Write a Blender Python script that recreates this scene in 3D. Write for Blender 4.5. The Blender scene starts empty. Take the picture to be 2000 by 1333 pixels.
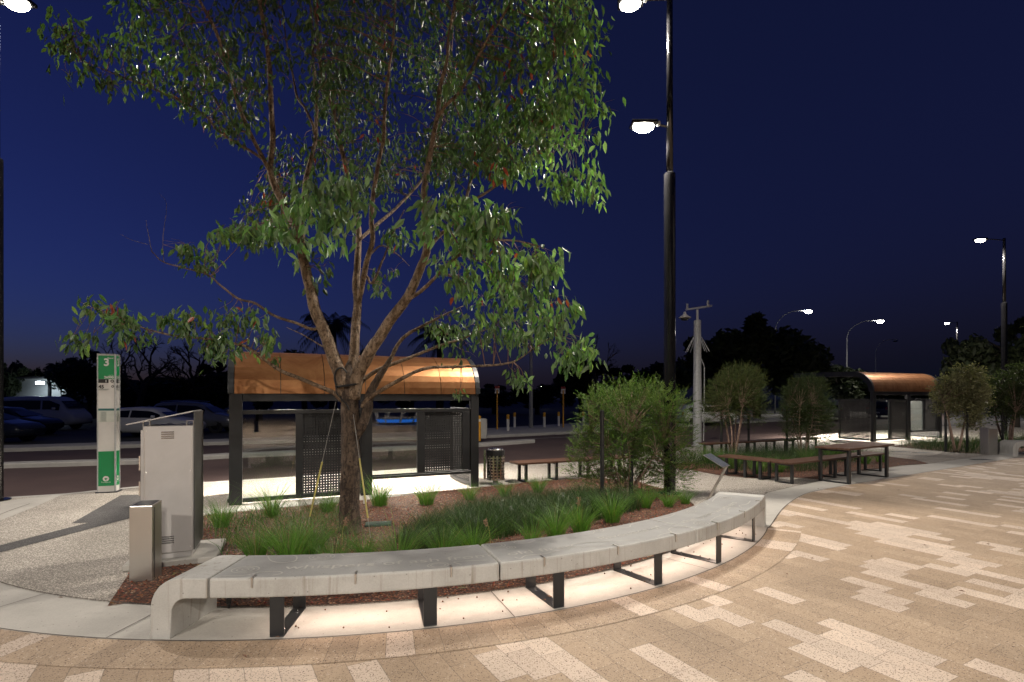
import bpy, bmesh, math, random
from mathutils import Vector, Matrix, noise
R=math.radians
rnd=random.Random(7)
sc=bpy.context.scene
col=sc.collection
# ------------------------------------------------------------------ camera
F,H,YH=1050.0,1.8,776.0            # focal length in photo px, eye height, horizon row
def P(px,py,z=0.0):
    Y=(H-z)*F/(py-YH); return Vector(((px-1000)/F*Y,Y,z))
def W(px,py,Y):
    return Vector(((px-1000)/F*Y,Y,H+(YH-py)/F*Y))
cam=bpy.data.cameras.new('camera'); co=bpy.data.objects.new('camera',cam); col.objects.link(co)
co.location=(0,0,H); co.rotation_euler=(R(90),0,0)
cam.sensor_width=36; cam.lens=36*F/2000; cam.shift_y=(YH-666.5)/2000
cam.clip_end=2000; cam.clip_start=.05
sc.camera=co
# ------------------------------------------------------------------ object helpers
def tag(o,label=None,cat=None,group=None,kind=None):
    if label: o['label']=label
    if cat: o['category']=cat
    if group: o['group']=group
    if kind: o['kind']=kind
    return o
def thing(name,label,cat,loc=(0,0,0),rz=0,group=None,scale=None):
    o=bpy.data.objects.new(name,None); col.objects.link(o); o.empty_display_size=.1
    o.location=loc; o.rotation_euler=(0,0,rz)
    if scale: o.scale=(scale,)*3
    return tag(o,label,cat,group)
def kids(o): return [c for c in bpy.data.objects if c.parent==o]
def dup(root,loc,rz=0,label=None,group=None,scale=None):
    def cp(o,par):
        c=o.copy(); col.objects.link(c)
        if par: c.parent=par
        for k in tree[o]: cp(k,c)
        return c
    tree={}
    def walk(o):
        tree[o]=kids(o)
        for k in tree[o]: walk(k)
    walk(root)
    r=cp(root,None); r.location=loc; r.rotation_euler=(0,0,rz)
    if label: r['label']=label
    if group: r['group']=group
    if scale: r.scale=(scale,)*3 if not hasattr(scale,'__len__') else scale
    return r
def catmull(pts,n=6):
    pts=[Vector(p) for p in pts]
    if len(pts)<3:
        return [pts[0].lerp(pts[-1],i/n) for i in range(n+1)]
    q=[2*pts[0]-pts[1]]+pts+[2*pts[-1]-pts[-2]]; out=[]
    for i in range(1,len(q)-2):
        a,b,c,d=q[i-1:i+3]
        for k in range(n):
            t=k/n
            out.append(.5*((2*b)+(c-a)*t+(2*a-5*b+4*c-d)*t*t+(3*b-a-3*c+d)*t**3))
    out.append(pts[-1]); return out
class MB:
    """collects boxes, bars, tubes and sheets, then links them as one mesh object"""
    def __init__(s): s.v=[]; s.f=[]; s.m=[]; s.c=[]; s.uv=None; s.mi=0; s.col=None
    def add(s,vs,fs):
        b=len(s.v); s.v+= [tuple(v) for v in vs]
        if s.col is not None: s.c+=[s.col]*len(vs)
        for f in fs: s.f.append(tuple(b+i for i in f)); s.m.append(s.mi)
        return s
    def box(s,x0,x1,y0,y1,z0,z1,M=None):
        vs=[Vector((x,y,z)) for z in (z0,z1) for y in (y0,y1) for x in (x0,x1)]
        if M is not None: vs=[M@v for v in vs]
        return s.add(vs,[(0,2,3,1),(4,5,7,6),(0,1,5,4),(1,3,7,5),(3,2,6,7),(2,0,4,6)])
    def bar(s,a,b,w,h=None):
        a,b=Vector(a),Vector(b); h=h or w; d=(b-a)
        q=d.to_track_quat('X','Z').to_matrix().to_4x4(); q.translation=a
        return s.box(0,d.length,-w/2,w/2,-h/2,h/2,q)
    def tube(s,pts,rad,n=8,cap=True):
        pts=[Vector(p) for p in pts]; k=len(pts)
        if not hasattr(rad,'__len__'): rad=[rad]*k
        up=None; vs=[]
        for i,p in enumerate(pts):
            t=(pts[min(i+1,k-1)]-pts[max(i-1,0)]).normalized()
            if up is None: up=t.orthogonal().normalized()
            up=(up-t*up.dot(t)); up=up.normalized() if up.length>1e-6 else t.orthogonal().normalized()
            w=t.cross(up)
            for j in range(n):
                a=2*math.pi*j/n; vs.append(p+(up*math.cos(a)+w*math.sin(a))*rad[i])
        fs=[(i*n+j,i*n+(j+1)%n,(i+1)*n+(j+1)%n,(i+1)*n+j) for i in range(k-1) for j in range(n)]
        if cap: fs+=[tuple(range(n-1,-1,-1)),tuple(range((k-1)*n,k*n))]
        return s.add(vs,fs)
    def lathe(s,prof,n=20,M=None):
        vs=[Vector((r*math.cos(2*math.pi*j/n),r*math.sin(2*math.pi*j/n),z)) for r,z in prof for j in range(n)]
        if M is not None: vs=[M@v for v in vs]
        k=len(prof)
        fs=[(i*n+j,i*n+(j+1)%n,(i+1)*n+(j+1)%n,(i+1)*n+j) for i in range(k-1) for j in range(n)]
        fs+=[tuple(range(n-1,-1,-1)),tuple(range((k-1)*n,k*n))]
        return s.add(vs,fs)
    def loft(s,rings,close=True,cap=True):
        n=len(rings[0]); vs=[v for r in rings for v in r]; fs=[]
        for i in range(len(rings)-1):
            for j in range(n if close else n-1):
                fs.append((i*n+j,i*n+(j+1)%n,(i+1)*n+(j+1)%n,(i+1)*n+j))
        if cap: fs+=[tuple(range(n-1,-1,-1)),tuple(range((len(rings)-1)*n,len(rings)*n))]
        return s.add(vs,fs)
    def ext(s,poly,fn,ts):
        return s.loft([[fn(p[0],p[1],t) for p in poly] for t in ts])
    def sheet(s,poly,z=None):
        return s.add([Vector((p[0],p[1],z if z is not None else p[2])) for p in poly],[tuple(range(len(poly)))])
    def slab(s,poly,z0,z1):
        n=len(poly); vs=[Vector((p[0],p[1],z1)) for p in poly]+[Vector((p[0],p[1],z0)) for p in poly]
        return s.add(vs,[tuple(range(n))]+[((i+1)%n,i,n+i,n+(i+1)%n) for i in range(n)])
    def build(s,name,mat,parent=None,smooth=False,bevel=0,uvf=None,seg=1,fix=True):
        me=bpy.data.meshes.new(name); me.from_pydata(s.v,[],s.f)
        for m in (mat if isinstance(mat,(list,tuple)) else [mat]): me.materials.append(m)
        if any(s.m): me.polygons.foreach_set('material_index',s.m)
        if s.c:
            a=me.color_attributes.new('Col','FLOAT_COLOR','POINT')
            a.data.foreach_set('color',[x for c in s.c for x in (c[0],c[1],c[2],1)])
        if uvf:
            u=me.uv_layers.new(name='UVMap')
            for l in me.loops: u.data[l.index].uv=uvf(me.vertices[l.vertex_index].co)
        if fix:
            bm=bmesh.new(); bm.from_mesh(me); bmesh.ops.recalc_face_normals(bm,faces=bm.faces); bm.to_mesh(me); bm.free()
        if smooth: me.polygons.foreach_set('use_smooth',[True]*len(me.polygons))
        me.update()
        o=bpy.data.objects.new(name,me); col.objects.link(o)
        if parent is not None: o.parent=parent
        if bevel:
            b=o.modifiers.new('bevel','BEVEL'); b.width=bevel; b.segments=seg; b.limit_method='ANGLE'; b.angle_limit=R(35)
        return o
# ------------------------------------------------------------------ material helpers
class NT:
    def __init__(s,name):
        s.mat=bpy.data.materials.new(name); s.mat.use_nodes=True; s.t=s.mat.node_tree
        s.b=s.t.nodes['Principled BSDF']; s.out=s.t.nodes['Material Output']
    def n(s,typ,**k):
        o=s.t.nodes.new('ShaderNode'+typ)
        for a,v in k.items(): setattr(o,a,v)
        return o
    def l(s,a,b): s.t.links.new(a,b)
    def inp(s,node,i,v):
        if hasattr(v,'is_output') or isinstance(v,bpy.types.NodeSocket): s.l(v,node.inputs[i])
        else: node.inputs[i].default_value=v
    def math(s,op,a,b=0.0,c=0.0,clamp=False):
        o=s.n('Math',operation=op,use_clamp=clamp); s.inp(o,0,a); s.inp(o,1,b)
        if op in('MULTIPLY_ADD','COMPARE','SMOOTH_MIN'): s.inp(o,2,c)
        return o.outputs[0]
    def vec(s,x,y,z=0.0):
        o=s.n('CombineXYZ'); s.inp(o,0,x); s.inp(o,1,y); s.inp(o,2,z); return o.outputs[0]
    def noise(s,v,scale,detail=3,rough=.55,dist=0):
        o=s.n('TexNoise'); s.inp(o,'Vector',v); s.inp(o,'Scale',scale); s.inp(o,'Detail',detail); s.inp(o,'Roughness',rough); s.inp(o,'Distortion',dist); return o.outputs[0]
    def vor(s,v,scale,feature='F1',out='Distance'):
        o=s.n('TexVoronoi',feature=feature); s.inp(o,'Vector',v); s.inp(o,'Scale',scale); return o
    def white(s,v):
        o=s.n('TexWhiteNoise',noise_dimensions='3D'); s.inp(o,'Vector',v); return o.outputs[0]
    def ramp(s,v,stops,interp='LINEAR'):
        o=s.n('ValToRGB'); s.inp(o,0,v); e=o.color_ramp.elements; o.color_ramp.interpolation=interp
        while len(e)>1: e.remove(e[-1])
        e[0].position=stops[0][0]; e[0].color=c4(stops[0][1])
        for p,c in stops[1:]:
            x=e.new(p); x.color=c4(c)
        return o.outputs[0]
    def mix(s,f,a,b,mode='MIX'):
        o=s.n('Mix',data_type='RGBA',blend_type=mode); s.inp(o,0,f); s.inp(o,6,c4(a) if isinstance(a,(tuple,list)) else a); s.inp(o,7,c4(b) if isinstance(b,(tuple,list)) else b); return o.outputs[2]
    def pos(s): return s.n('NewGeometry').outputs['Position']
    def obj(s): return s.n('TexCoord').outputs['Object']
    def bump(s,h,strength=.3,dist=.01):
        o=s.n('Bump'); s.inp(o,'Height',h); s.inp(o,'Strength',strength); s.inp(o,'Distance',dist); s.l(o.outputs[0],s.b.inputs['Normal'])
    def set(s,color=None,rough=None,metal=None,spec=None):
        if color is not None: s.inp(s.b,'Base Color',c4(color) if isinstance(color,(tuple,list)) else color)
        if rough is not None: s.inp(s.b,'Roughness',rough)
        if metal is not None: s.inp(s.b,'Metallic',metal)
        if spec is not None: s.inp(s.b,'Specular IOR Level',spec)
        return s.mat
def c4(c): return tuple(c)+(1,) if len(c)==3 else tuple(c)
def noisy(name,c1,c2,scale=3,rough=.6,metal=0,bump=0,bscale=None,bdist=.004,spec=None,coord='obj',detail=4):
    m=NT(name); v=m.obj() if coord=='obj' else m.pos()
    f=m.noise(v,scale,detail,.6); f=m.ramp(f,[(.3,(0,0,0)),(.7,(1,1,1))])
    m.set(m.mix(f,c1,c2),rough,metal,spec)
    if bump: m.bump(m.noise(v,bscale or scale*8,3),bump,bdist)
    return m.mat
def emit(name,c,s):
    m=NT(name); m.set((0,0,0),.5); m.b.inputs['Emission Color'].default_value=c4(c); m.b.inputs['Emission Strength'].default_value=s; return m.mat
# ------------------------------------------------------------------ materials
def paver_mat(name,soldier=False):
    m=NT(name); uv=m.n('UVMap'); uv.uv_map='UVMap'
    sx=m.n('SeparateXYZ'); m.l(uv.outputs[0],sx.inputs[0]); u,v=sx.outputs[0],sx.outputs[1]
    row=m.math('FLOOR',m.math('DIVIDE',v,.2))
    if soldier: uu=u
    else: uu=m.math('MULTIPLY_ADD',m.white(m.vec(row,3.7,1.3)),.4,u)
    cl=m.math('FLOOR',m.math('DIVIDE',uu,.4))
    fu=m.math('SUBTRACT',uu,m.math('MULTIPLY',cl,.4)); fv=m.math('SUBTRACT',v,m.math('MULTIPLY',row,.2))
    eu=m.math('MINIMUM',fu,m.math('SUBTRACT',.4,fu)); ev=m.math('MINIMUM',fv,m.math('SUBTRACT',.2,fv))
    e=m.math('MINIMUM',eu,ev)
    joint=m.ramp(e,[(0,(1,1,1)),(.0016,(1,1,1)),(.0038,(0,0,0))])
    # drifts of pale units
    cu=m.math('ADD',m.math('MULTIPLY',cl,.4),m.math('MULTIPLY',m.white(m.vec(row,3.7,1.3)),-.4)) if not soldier else m.math('MULTIPLY',cl,.4)
    cell=m.vec(m.math('MULTIPLY',cu,.52),m.math('MULTIPLY',row,.2),0)
    big=m.noise(cell,1.2,2,.6); pick=m.white(m.vec(cl,row,9.1))
    val=m.math('MULTIPLY_ADD',pick,.24,big)
    light=m.math('GREATER_THAN',val,.68 if not soldier else .74)
    tone=m.white(m.vec(cl,row,4.2))
    base=m.mix(light,m.mix(tone,(.375,.278,.190),(.42,.318,.222)),m.mix(tone,(.57,.46,.37),(.64,.525,.425)))
    vor=m.vor(m.pos(),60); d=vor.outputs['Distance']; cc=m.n('SeparateColor'); m.l(vor.outputs['Color'],cc.inputs[0])
    chip=m.math('LESS_THAN',d,m.math('MULTIPLY_ADD',cc.outputs[2],.34,.14)); dark=m.math('LESS_THAN',cc.outputs[0],m.math('MULTIPLY_ADD',light,-.03,.27))
    c=m.mix(m.math('MULTIPLY',chip,dark),base,(.10,.062,.040))
    v2=m.vor(m.pos(),118); c2=m.n('SeparateColor'); m.l(v2.outputs['Color'],c2.inputs[0])
    c=m.mix(m.math('MULTIPLY',m.math('MULTIPLY',m.math('LESS_THAN',v2.outputs['Distance'],.48),m.math('LESS_THAN',c2.outputs[0],.26)),.75),c,(.15,.10,.068))
    pale=m.math('GREATER_THAN',cc.outputs[1],.82)
    c=m.mix(m.math('MULTIPLY',m.math('MULTIPLY',chip,pale),.55),c,(.72,.62,.52))
    fine=m.noise(m.pos(),160,2,.6); c=m.mix(.35,c,m.mix(1,c,m.ramp(fine,[(.3,(.72,.72,.72)),(.7,(1.2,1.2,1.2))]),'MULTIPLY'))
    st=m.noise(m.pos(),.7,6,.65,.5); c=m.mix(1,c,m.ramp(st,[(.3,(.80,.79,.78)),(.5,(.98,.98,.98)),(.68,(1.06,1.06,1.06))]),'MULTIPLY')
    gv=m.vor(m.pos(),2.6); gs=m.n('SeparateColor'); m.l(gv.outputs['Color'],gs.inputs[0])
    gum=m.math('MULTIPLY',m.math('LESS_THAN',gv.outputs['Distance'],.045),m.math('GREATER_THAN',gs.outputs[0],.62)); c=m.mix(m.math('MULTIPLY',gum,.55),c,(.10,.085,.07))
    tn=m.white(m.vec(cl,row,7.7)); c=m.mix(1,c,m.ramp(tn,[(0,(.90,.90,.90)),(1,(1.06,1.06,1.06))]),'MULTIPLY')
    c=m.mix(m.math('MULTIPLY',joint,.72),c,(.11,.085,.065))
    m.set(c,.72); m.bump(m.math('SUBTRACT',fine,m.math('MULTIPLY',joint,2.0)),.25,.003); return m.mat
PAV=paver_mat('terrazzo_pavers'); SOL=paver_mat('soldier_pavers',True)
def conc(name,a,b,stain=(.2,.19,.175),rough=.75,streak=0,pits=True):
    m=NT(name); v=m.pos()
    c=m.mix(m.ramp(m.noise(v,1.8,5,.65),[(.32,(0,0,0)),(.68,(1,1,1))]),a,b)
    c=m.mix(m.math('MULTIPLY',m.ramp(m.noise(v,.9,6,.7,.6),[(.52,(0,0,0)),(.72,(1,1,1))]),.55),c,stain)
    c=m.mix(.5,c,m.mix(1,c,m.ramp(m.noise(v,90,3,.7),[(.3,(.82,.82,.82)),(.7,(1.14,1.14,1.14))]),'MULTIPLY'))
    if streak:
        mp=m.n('Mapping'); m.l(v,mp.inputs[0]); mp.inputs['Scale'].default_value=(26,26,1.2)
        c=m.mix(m.math('MULTIPLY',m.ramp(m.noise(mp.outputs[0],1,3,.6),[(.55,(0,0,0)),(.75,(1,1,1))]),streak),c,(.20,.17,.13))
    h=m.noise(v,60,4,.65)
    if pits:
        vo=m.vor(v,21); sp=m.n('SeparateColor'); m.l(vo.outputs['Color'],sp.inputs[0])
        pit=m.math('MULTIPLY',m.math('LESS_THAN',vo.outputs['Distance'],.12),m.math('GREATER_THAN',sp.outputs[0],.72))
        c=m.mix(m.math('MULTIPLY',pit,.6),c,(.12,.11,.095)); h=m.math('SUBTRACT',h,m.math('MULTIPLY',pit,.8))
    m.set(c,rough); m.bump(h,.25,.004); return m.mat
BENCH=conc('bench_concrete',(.345,.34,.322),(.445,.44,.42),(.22,.212,.19),.7,.7)
BAND=conc('path_concrete',(.36,.345,.315),(.44,.42,.385),(.27,.255,.23),.8)
BENCHTOP=conc('dark_bench_top',(.25,.25,.243),(.32,.32,.31),(.20,.198,.19),.6)  # darker grey concrete for the upward faces of the seat slabs
KERB=conc('kerb_concrete',(.36,.35,.33),(.44,.43,.40),(.2,.19,.18),.85)
def aggregate(name,a,b,k=1):
    m=NT(name); v=m.pos(); vo=m.vor(v,75); sp=m.n('SeparateColor'); m.l(vo.outputs['Color'],sp.inputs[0])
    c=m.ramp(sp.outputs[0],[(0,tuple(x*.42 for x in a)),(.12,tuple(x*.62 for x in a)),(.2,a),(.75,b),(.9,tuple(min(1,x*1.22) for x in b))])
    c=m.mix(m.ramp(vo.outputs['Distance'],[(.35,(0,0,0)),(.6,(1,1,1))]),c,tuple(x*.55 for x in a))
    st=m.noise(v,.8,5,.65); c=m.mix(1,c,m.ramp(st,[(.3,(.82,.81,.79)),(.65,(1.08,1.08,1.08))]),'MULTIPLY')
    m.set(c,.8); m.bump(vo.outputs['Distance'],.5,-.006); return m.mat
AGG=aggregate('exposed_aggregate',(.40,.365,.32),(.54,.50,.445))
DARKPAV=aggregate('charcoal_aggregate',(.075,.072,.072),(.11,.107,.107))
def mulch_mat():
    m=NT('gravel_mulch'); v=m.pos(); vo=m.vor(v,42); sp=m.n('SeparateColor'); m.l(vo.outputs['Color'],sp.inputs[0])
    c=m.ramp(sp.outputs[0],[(0,(.045,.018,.010)),(.35,(.13,.045,.022)),(.7,(.21,.075,.034)),(.93,(.30,.14,.07)),(1,(.46,.34,.24))])
    c=m.mix(m.ramp(vo.outputs['Distance'],[(.3,(0,0,0)),(.65,(1,1,1))]),c,(.03,.013,.008))
    m.set(c,.85); m.bump(vo.outputs['Distance'],1,-.02); return m.mat
MULCH=mulch_mat()
def asphalt(name,a,b):
    m=NT(name); v=m.pos(); f=m.noise(v,120,2,.7); g=m.noise(v,.5,5,.6)
    c=m.mix(m.ramp(f,[(.3,(0,0,0)),(.7,(1,1,1))]),a,b); c=m.mix(1,c,m.ramp(g,[(.3,(.75,.75,.75)),(.7,(1.15,1.15,1.15))]),'MULTIPLY')
    m.set(c,.8); m.bump(f,.3,.004); return m.mat
ASPH=asphalt('asphalt',(.028,.028,.03),(.055,.055,.058)); ROADM=asphalt('red_asphalt',(.058,.036,.032),(.092,.060,.054))
BLACK=noisy('black_powdercoat',(.016,.017,.019),(.024,.025,.027),4,.34,0,.05,200,.001)
CHAR=noisy('charcoal_paint',(.026,.028,.032),(.036,.038,.043),3,.42,0,.05,150,.001)
BLKPOLE=noisy('gloss_black_paint',(.008,.008,.009),(.014,.014,.015),3,.16)
GALV=noisy('galvanised_steel',(.34,.35,.35),(.47,.48,.48),14,.5,.2)
def steel(name,c,rough,axis=2):
    m=NT(name); v=m.obj(); mp=m.n('Mapping'); m.l(v,mp.inputs[0]); sc_=[140,140,140]; sc_[axis]=2
    mp.inputs['Scale'].default_value=sc_
    f=m.noise(mp.outputs[0],1,3,.6); g=m.noise(v,2.2,4,.6)
    m.set(m.mix(g,tuple(x*.88 for x in c),c),m.ramp(f,[(.2,(rough*.8,)*3),(.8,(rough*1.25,)*3)]),1); m.bump(f,.05,.002); return m.mat
STEEL=steel('brushed_stainless',(.62,.60,.57),.34,0)
def cab():
    m=NT('cabinet_steel'); v=m.obj(); g=m.noise(v,1.6,5,.6,.5)
    c=m.mix(m.ramp(g,[(.35,(0,0,0)),(.7,(1,1,1))]),(.43,.415,.405),(.52,.505,.495))
    m.set(c,.5,.35); m.bump(m.noise(v,3,3),.15,.02); return m.mat
CAB=cab()
def copper():
    m=NT('copper_cladding'); v=m.obj(); g=m.noise(v,2.4,5,.62,.8)
    c=m.mix(m.ramp(g,[(.35,(0,0,0)),(.72,(1,1,1))]),(.23,.095,.036),(.43,.21,.09))
    m.set(c,m.ramp(g,[(.3,(.42,)*3),(.7,(.33,)*3)]),.8); m.bump(m.noise(v,1.5,3),.1,.02); return m.mat
COPPER=copper()
def timber():
    m=NT('jarrah_timber'); v=m.obj(); mp=m.n('Mapping'); m.l(v,mp.inputs[0]); mp.inputs['Scale'].default_value=(1.2,16,16)
    g=m.noise(mp.outputs[0],1.5,5,.65,.4)
    c=m.ramp(g,[(.25,(.040,.019,.011)),(.55,(.083,.040,.023)),(.8,(.125,.066,.038))])
    m.set(c,.5); m.bump(g,.25,.003); return m.mat
TIMBER=timber()
def glassm(name,tint=(.86,.9,.88),k=1.0):
    m=NT(name); t=m.t; t.nodes.remove(m.b)
    tr=m.n('BsdfTransparent'); tr.inputs[0].default_value=c4(tint); gl=m.n('BsdfGlossy'); gl.inputs['Roughness'].default_value=.01
    fr=m.n('Fresnel'); fr.inputs[0].default_value=1.6; mx=m.n('MixShader')
    gb=m.n('NewGeometry'); m.l(m.math('MULTIPLY',m.math('MULTIPLY',fr.outputs[0],k,clamp=True),m.math('SUBTRACT',1.0,gb.outputs['Backfacing'])),mx.inputs[0]); m.l(tr.outputs[0],mx.inputs[1]); m.l(gl.outputs[0],mx.inputs[2]); m.l(mx.outputs[0],m.out.inputs[0]); return m.mat
GLASS=glassm('shelter_glass',(.80,.84,.82),2.4)
CARGLASS=noisy('car_glass',(.006,.007,.008),(.008,.009,.01),1,.06)
RUBBER=noisy('rubber',(.012,.012,.012),(.02,.02,.02),8,.7)
def leafmat(name,trans=.25,rough=.42):
    m=NT(name); a=m.n('VertexColor'); a.layer_name='Col'
    m.set(a.outputs[0],rough); t=m.n('BsdfTranslucent'); m.l(m.mix(1,a.outputs[0],(1.2,1.5,.6),'MULTIPLY'),t.inputs[0])
    mx=m.n('MixShader'); mx.inputs[0].default_value=trans; m.l(m.b.outputs[0],mx.inputs[1]); m.l(t.outputs[0],mx.inputs[2]); m.l(mx.outputs[0],m.out.inputs[0]); return m.mat
LEAF=leafmat('gum_leaf',.3,.46); GRASS=leafmat('grass_blade',.3,.45); NEEDLE=leafmat('needle_leaf',.25,.55); BGLEAF=leafmat('far_leaf',.1,.7)
def bark(name,a,b,dk):
    m=NT(name); v=m.obj(); mp=m.n('Mapping'); m.l(v,mp.inputs[0]); mp.inputs['Scale'].default_value=(9,9,3.2)
    g=m.noise(mp.outputs[0],2.2,6,.7,.5); h=m.noise(v,26,5,.7)
    c=m.mix(m.ramp(g,[(.42,(0,0,0)),(.56,(1,1,1))]),a,b); c=m.mix(m.ramp(h,[(.53,(0,0,0)),(.64,(.9,.9,.9))]),c,dk)
    lg=m.noise(v,2.3,4,.6); c=m.mix(1,c,m.ramp(lg,[(.35,(.72,.68,.64)),(.6,(1.12,1.12,1.12))]),'MULTIPLY')
    m.set(c,.8); m.bump(m.math('ADD',g,m.math('MULTIPLY',h,.9)),1,.03); return m.mat
BARK=bark('gum_bark',(.125,.080,.048),(.32,.235,.16),(.035,.02,.012)); BARKD=bark('trunk_bark',(.045,.029,.020),(.135,.095,.066),(.013,.008,.006))
TWIG=noisy('twig_bark',(.15,.075,.045),(.22,.12,.075),20,.7); BGBARK=noisy('far_bark',(.03,.025,.02),(.05,.04,.03),5,.9)
PINKBARK=bark('pale_pink_bark',(.25,.165,.125),(.36,.26,.205),(.12,.075,.055))
GREEN=noisy('green_vinyl',(.006,.225,.068),(.008,.25,.078),6,.35); WHITE=noisy('white_enamel',(.62,.605,.575),(.68,.665,.63),6,.35)
INK=noisy('black_ink',(.01,.01,.01),(.015,.015,.015),5,.5); PAPER=noisy('printed_paper',(.50,.53,.47),(.56,.58,.52),9,.5); TEAL=noisy('teal_ink',(.02,.11,.11),(.025,.13,.13),9,.5); GREYINK=noisy('grey_ink',(.22,.25,.23),(.3,.33,.3),60,.5)
YELLOW=noisy('yellow_paint',(.55,.26,.015),(.62,.31,.02),8,.45); REDP=noisy('red_paint',(.3,.02,.02),(.36,.03,.03),8,.45)
WIRE=noisy('steel_wire',(.4,.39,.37),(.5,.49,.47),30,.4,.7); SLEEVE=noisy('yellow_sleeve',(.42,.36,.10),(.52,.45,.15),20,.5)
GROOVE=noisy('engraved_groove',(.38,.37,.345),(.47,.455,.425),30,.85)
JOINT=noisy('dark_joint',(.07,.06,.05),(.10,.085,.07),30,.9)
LENSW=emit('lamp_lens',(1,.93,.80),60); LENSC=emit('street_lamp_lens',(1,.95,.86),90); DOWNL=emit('downlight_lens',(1,.92,.82),14); STRIP=emit('led_strip',(1,.80,.62),5)
BLUE=emit('blue_led',(.03,.24,1),3); FARL=emit('far_lamp',(1,1,.95),30)
CARW=noisy('white_car_paint',(.60,.61,.62),(.64,.65,.66),2,.18); CARD=noisy('dark_car_paint',(.012,.014,.02),(.018,.02,.028),2,.15); CARS=noisy('silver_car_paint',(.22,.23,.25),(.27,.28,.3),2,.22,.5); CARB=noisy('blue_car_paint',(.014,.018,.034),(.02,.026,.045),2,.15)
CHROME=noisy('bright_metal',(.55,.55,.55),(.65,.65,.65),5,.18,1); HEADL=noisy('headlamp_glass',(.55,.57,.6),(.65,.67,.7),9,.1); TAILL=noisy('tail_lamp',(.25,.01,.01),(.3,.015,.015),9,.15)
WALLM=noisy('painted_wall',(.30,.33,.34),(.36,.39,.40),1.5,.8); PLASTIC=noisy('green_plastic',(.02,.04,.03),(.03,.055,.04),6,.5)
# ------------------------------------------------------------------ sky
SUN_EL,SUN_ROT=-3.2,-66
w=bpy.data.worlds.new('World'); sc.world=w; w.use_nodes=True; nt=w.node_tree; bg=nt.nodes['Background']
sky=nt.nodes.new('ShaderNodeTexSky'); sky.sky_type='NISHITA'; sky.sun_disc=False
sky.sun_elevation=R(SUN_EL); sky.sun_rotation=R(SUN_ROT); sky.ozone_density=3
mu=nt.nodes.new('ShaderNodeMix'); mu.data_type='RGBA'; mu.blend_type='MULTIPLY'; mu.inputs[0].default_value=1; mu.inputs[7].default_value=(2.1,2.25,5.0,1)
ad=nt.nodes.new('ShaderNodeMix'); ad.data_type='RGBA'; ad.blend_type='ADD'; ad.inputs[0].default_value=1; ad.inputs[7].default_value=(.030,.043,.106,1)
nt.links.new(sky.outputs[0],mu.inputs[6]); nt.links.new(mu.outputs[2],ad.inputs[6]); nt.links.new(ad.outputs[2],bg.inputs[0]); bg.inputs[1].default_value=.11
sc.view_settings.view_transform='Standard'; sc.view_settings.look='None'; sc.view_settings.exposure=0; sc.view_settings.gamma=1
sc.render.engine='CYCLES'; cy=sc.cycles
cy.use_denoising=True; cy.max_bounces=6; cy.diffuse_bounces=3; cy.glossy_bounces=3; cy.transmission_bounces=4; cy.transparent_max_bounces=12; cy.sample_clamp_indirect=4; cy.caustics_reflective=False; cy.caustics_refractive=False
# ------------------------------------------------------------------ lights
def spot(name,loc,power,colr=(1,.9,.76),angle=150,blend=.6,size=.12,target=None,parent=None):
    d=bpy.data.lights.new(name,'SPOT'); d.energy=power; d.color=colr; d.spot_size=R(angle); d.spot_blend=blend; d.shadow_soft_size=size
    o=bpy.data.objects.new(name,d); col.objects.link(o); o.location=loc
    if target is not None: o.rotation_euler=(Vector(target)-Vector(loc)).to_track_quat('-Z','Y').to_euler()
    if parent is not None: o.parent=parent
    return o
WARM=(1,.905,.79)
# ------------------------------------------------------------------ ground
GZ=-.13
def ground():
    g=MB(); n=24; S=420
    g.sheet([(-S,-S),(S,-S),(S,S),(-S,S)],GZ-.004); tag(g.build('ground',ASPH),kind='structure')
    edge=[(10,972),(122,965),(275,950),(440,940),(571,932),(931,907),(1130,897),(1330,876),(1547,855),(1646,846),(1850,833)]
    E_=[P(*p) for p in edge]; E_=[Vector((-60,-26,0)),Vector((-14.5,6.0,0))]+E_+[Vector((90,71,0))]
    poly=E_+[Vector((90,-45,0)),Vector((-60,-45,0))]
    tag(MB().slab(poly,GZ-.01,0).build('footpath',AGG),kind='structure')
    k=MB()
    inn=[]
    for i,p in enumerate(E_):
        a=E_[max(i-1,0)]; b=E_[min(i+1,len(E_)-1)]; d=(b-a).normalized(); inn.append(p+Vector((d.y,-d.x,0))*.16)
    for i in range(len(E_)-1):
        k.add([(*E_[i].xy,.004),(*E_[i+1].xy,.004),(*inn[i+1].xy,.004),(*inn[i].xy,.004)],[(0,1,2,3)])
    tag(k.build('kerb',KERB),kind='structure')
    return E_
EDGE=ground()
C0=Vector((-2.2988,10.5826,0))
def arc(r,a,z=0): a=R(a); return Vector((C0.x+r*math.sin(a),C0.y-r*math.cos(a),z))
RB,RF=6.0,6.6; ROUT=6.635
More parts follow.
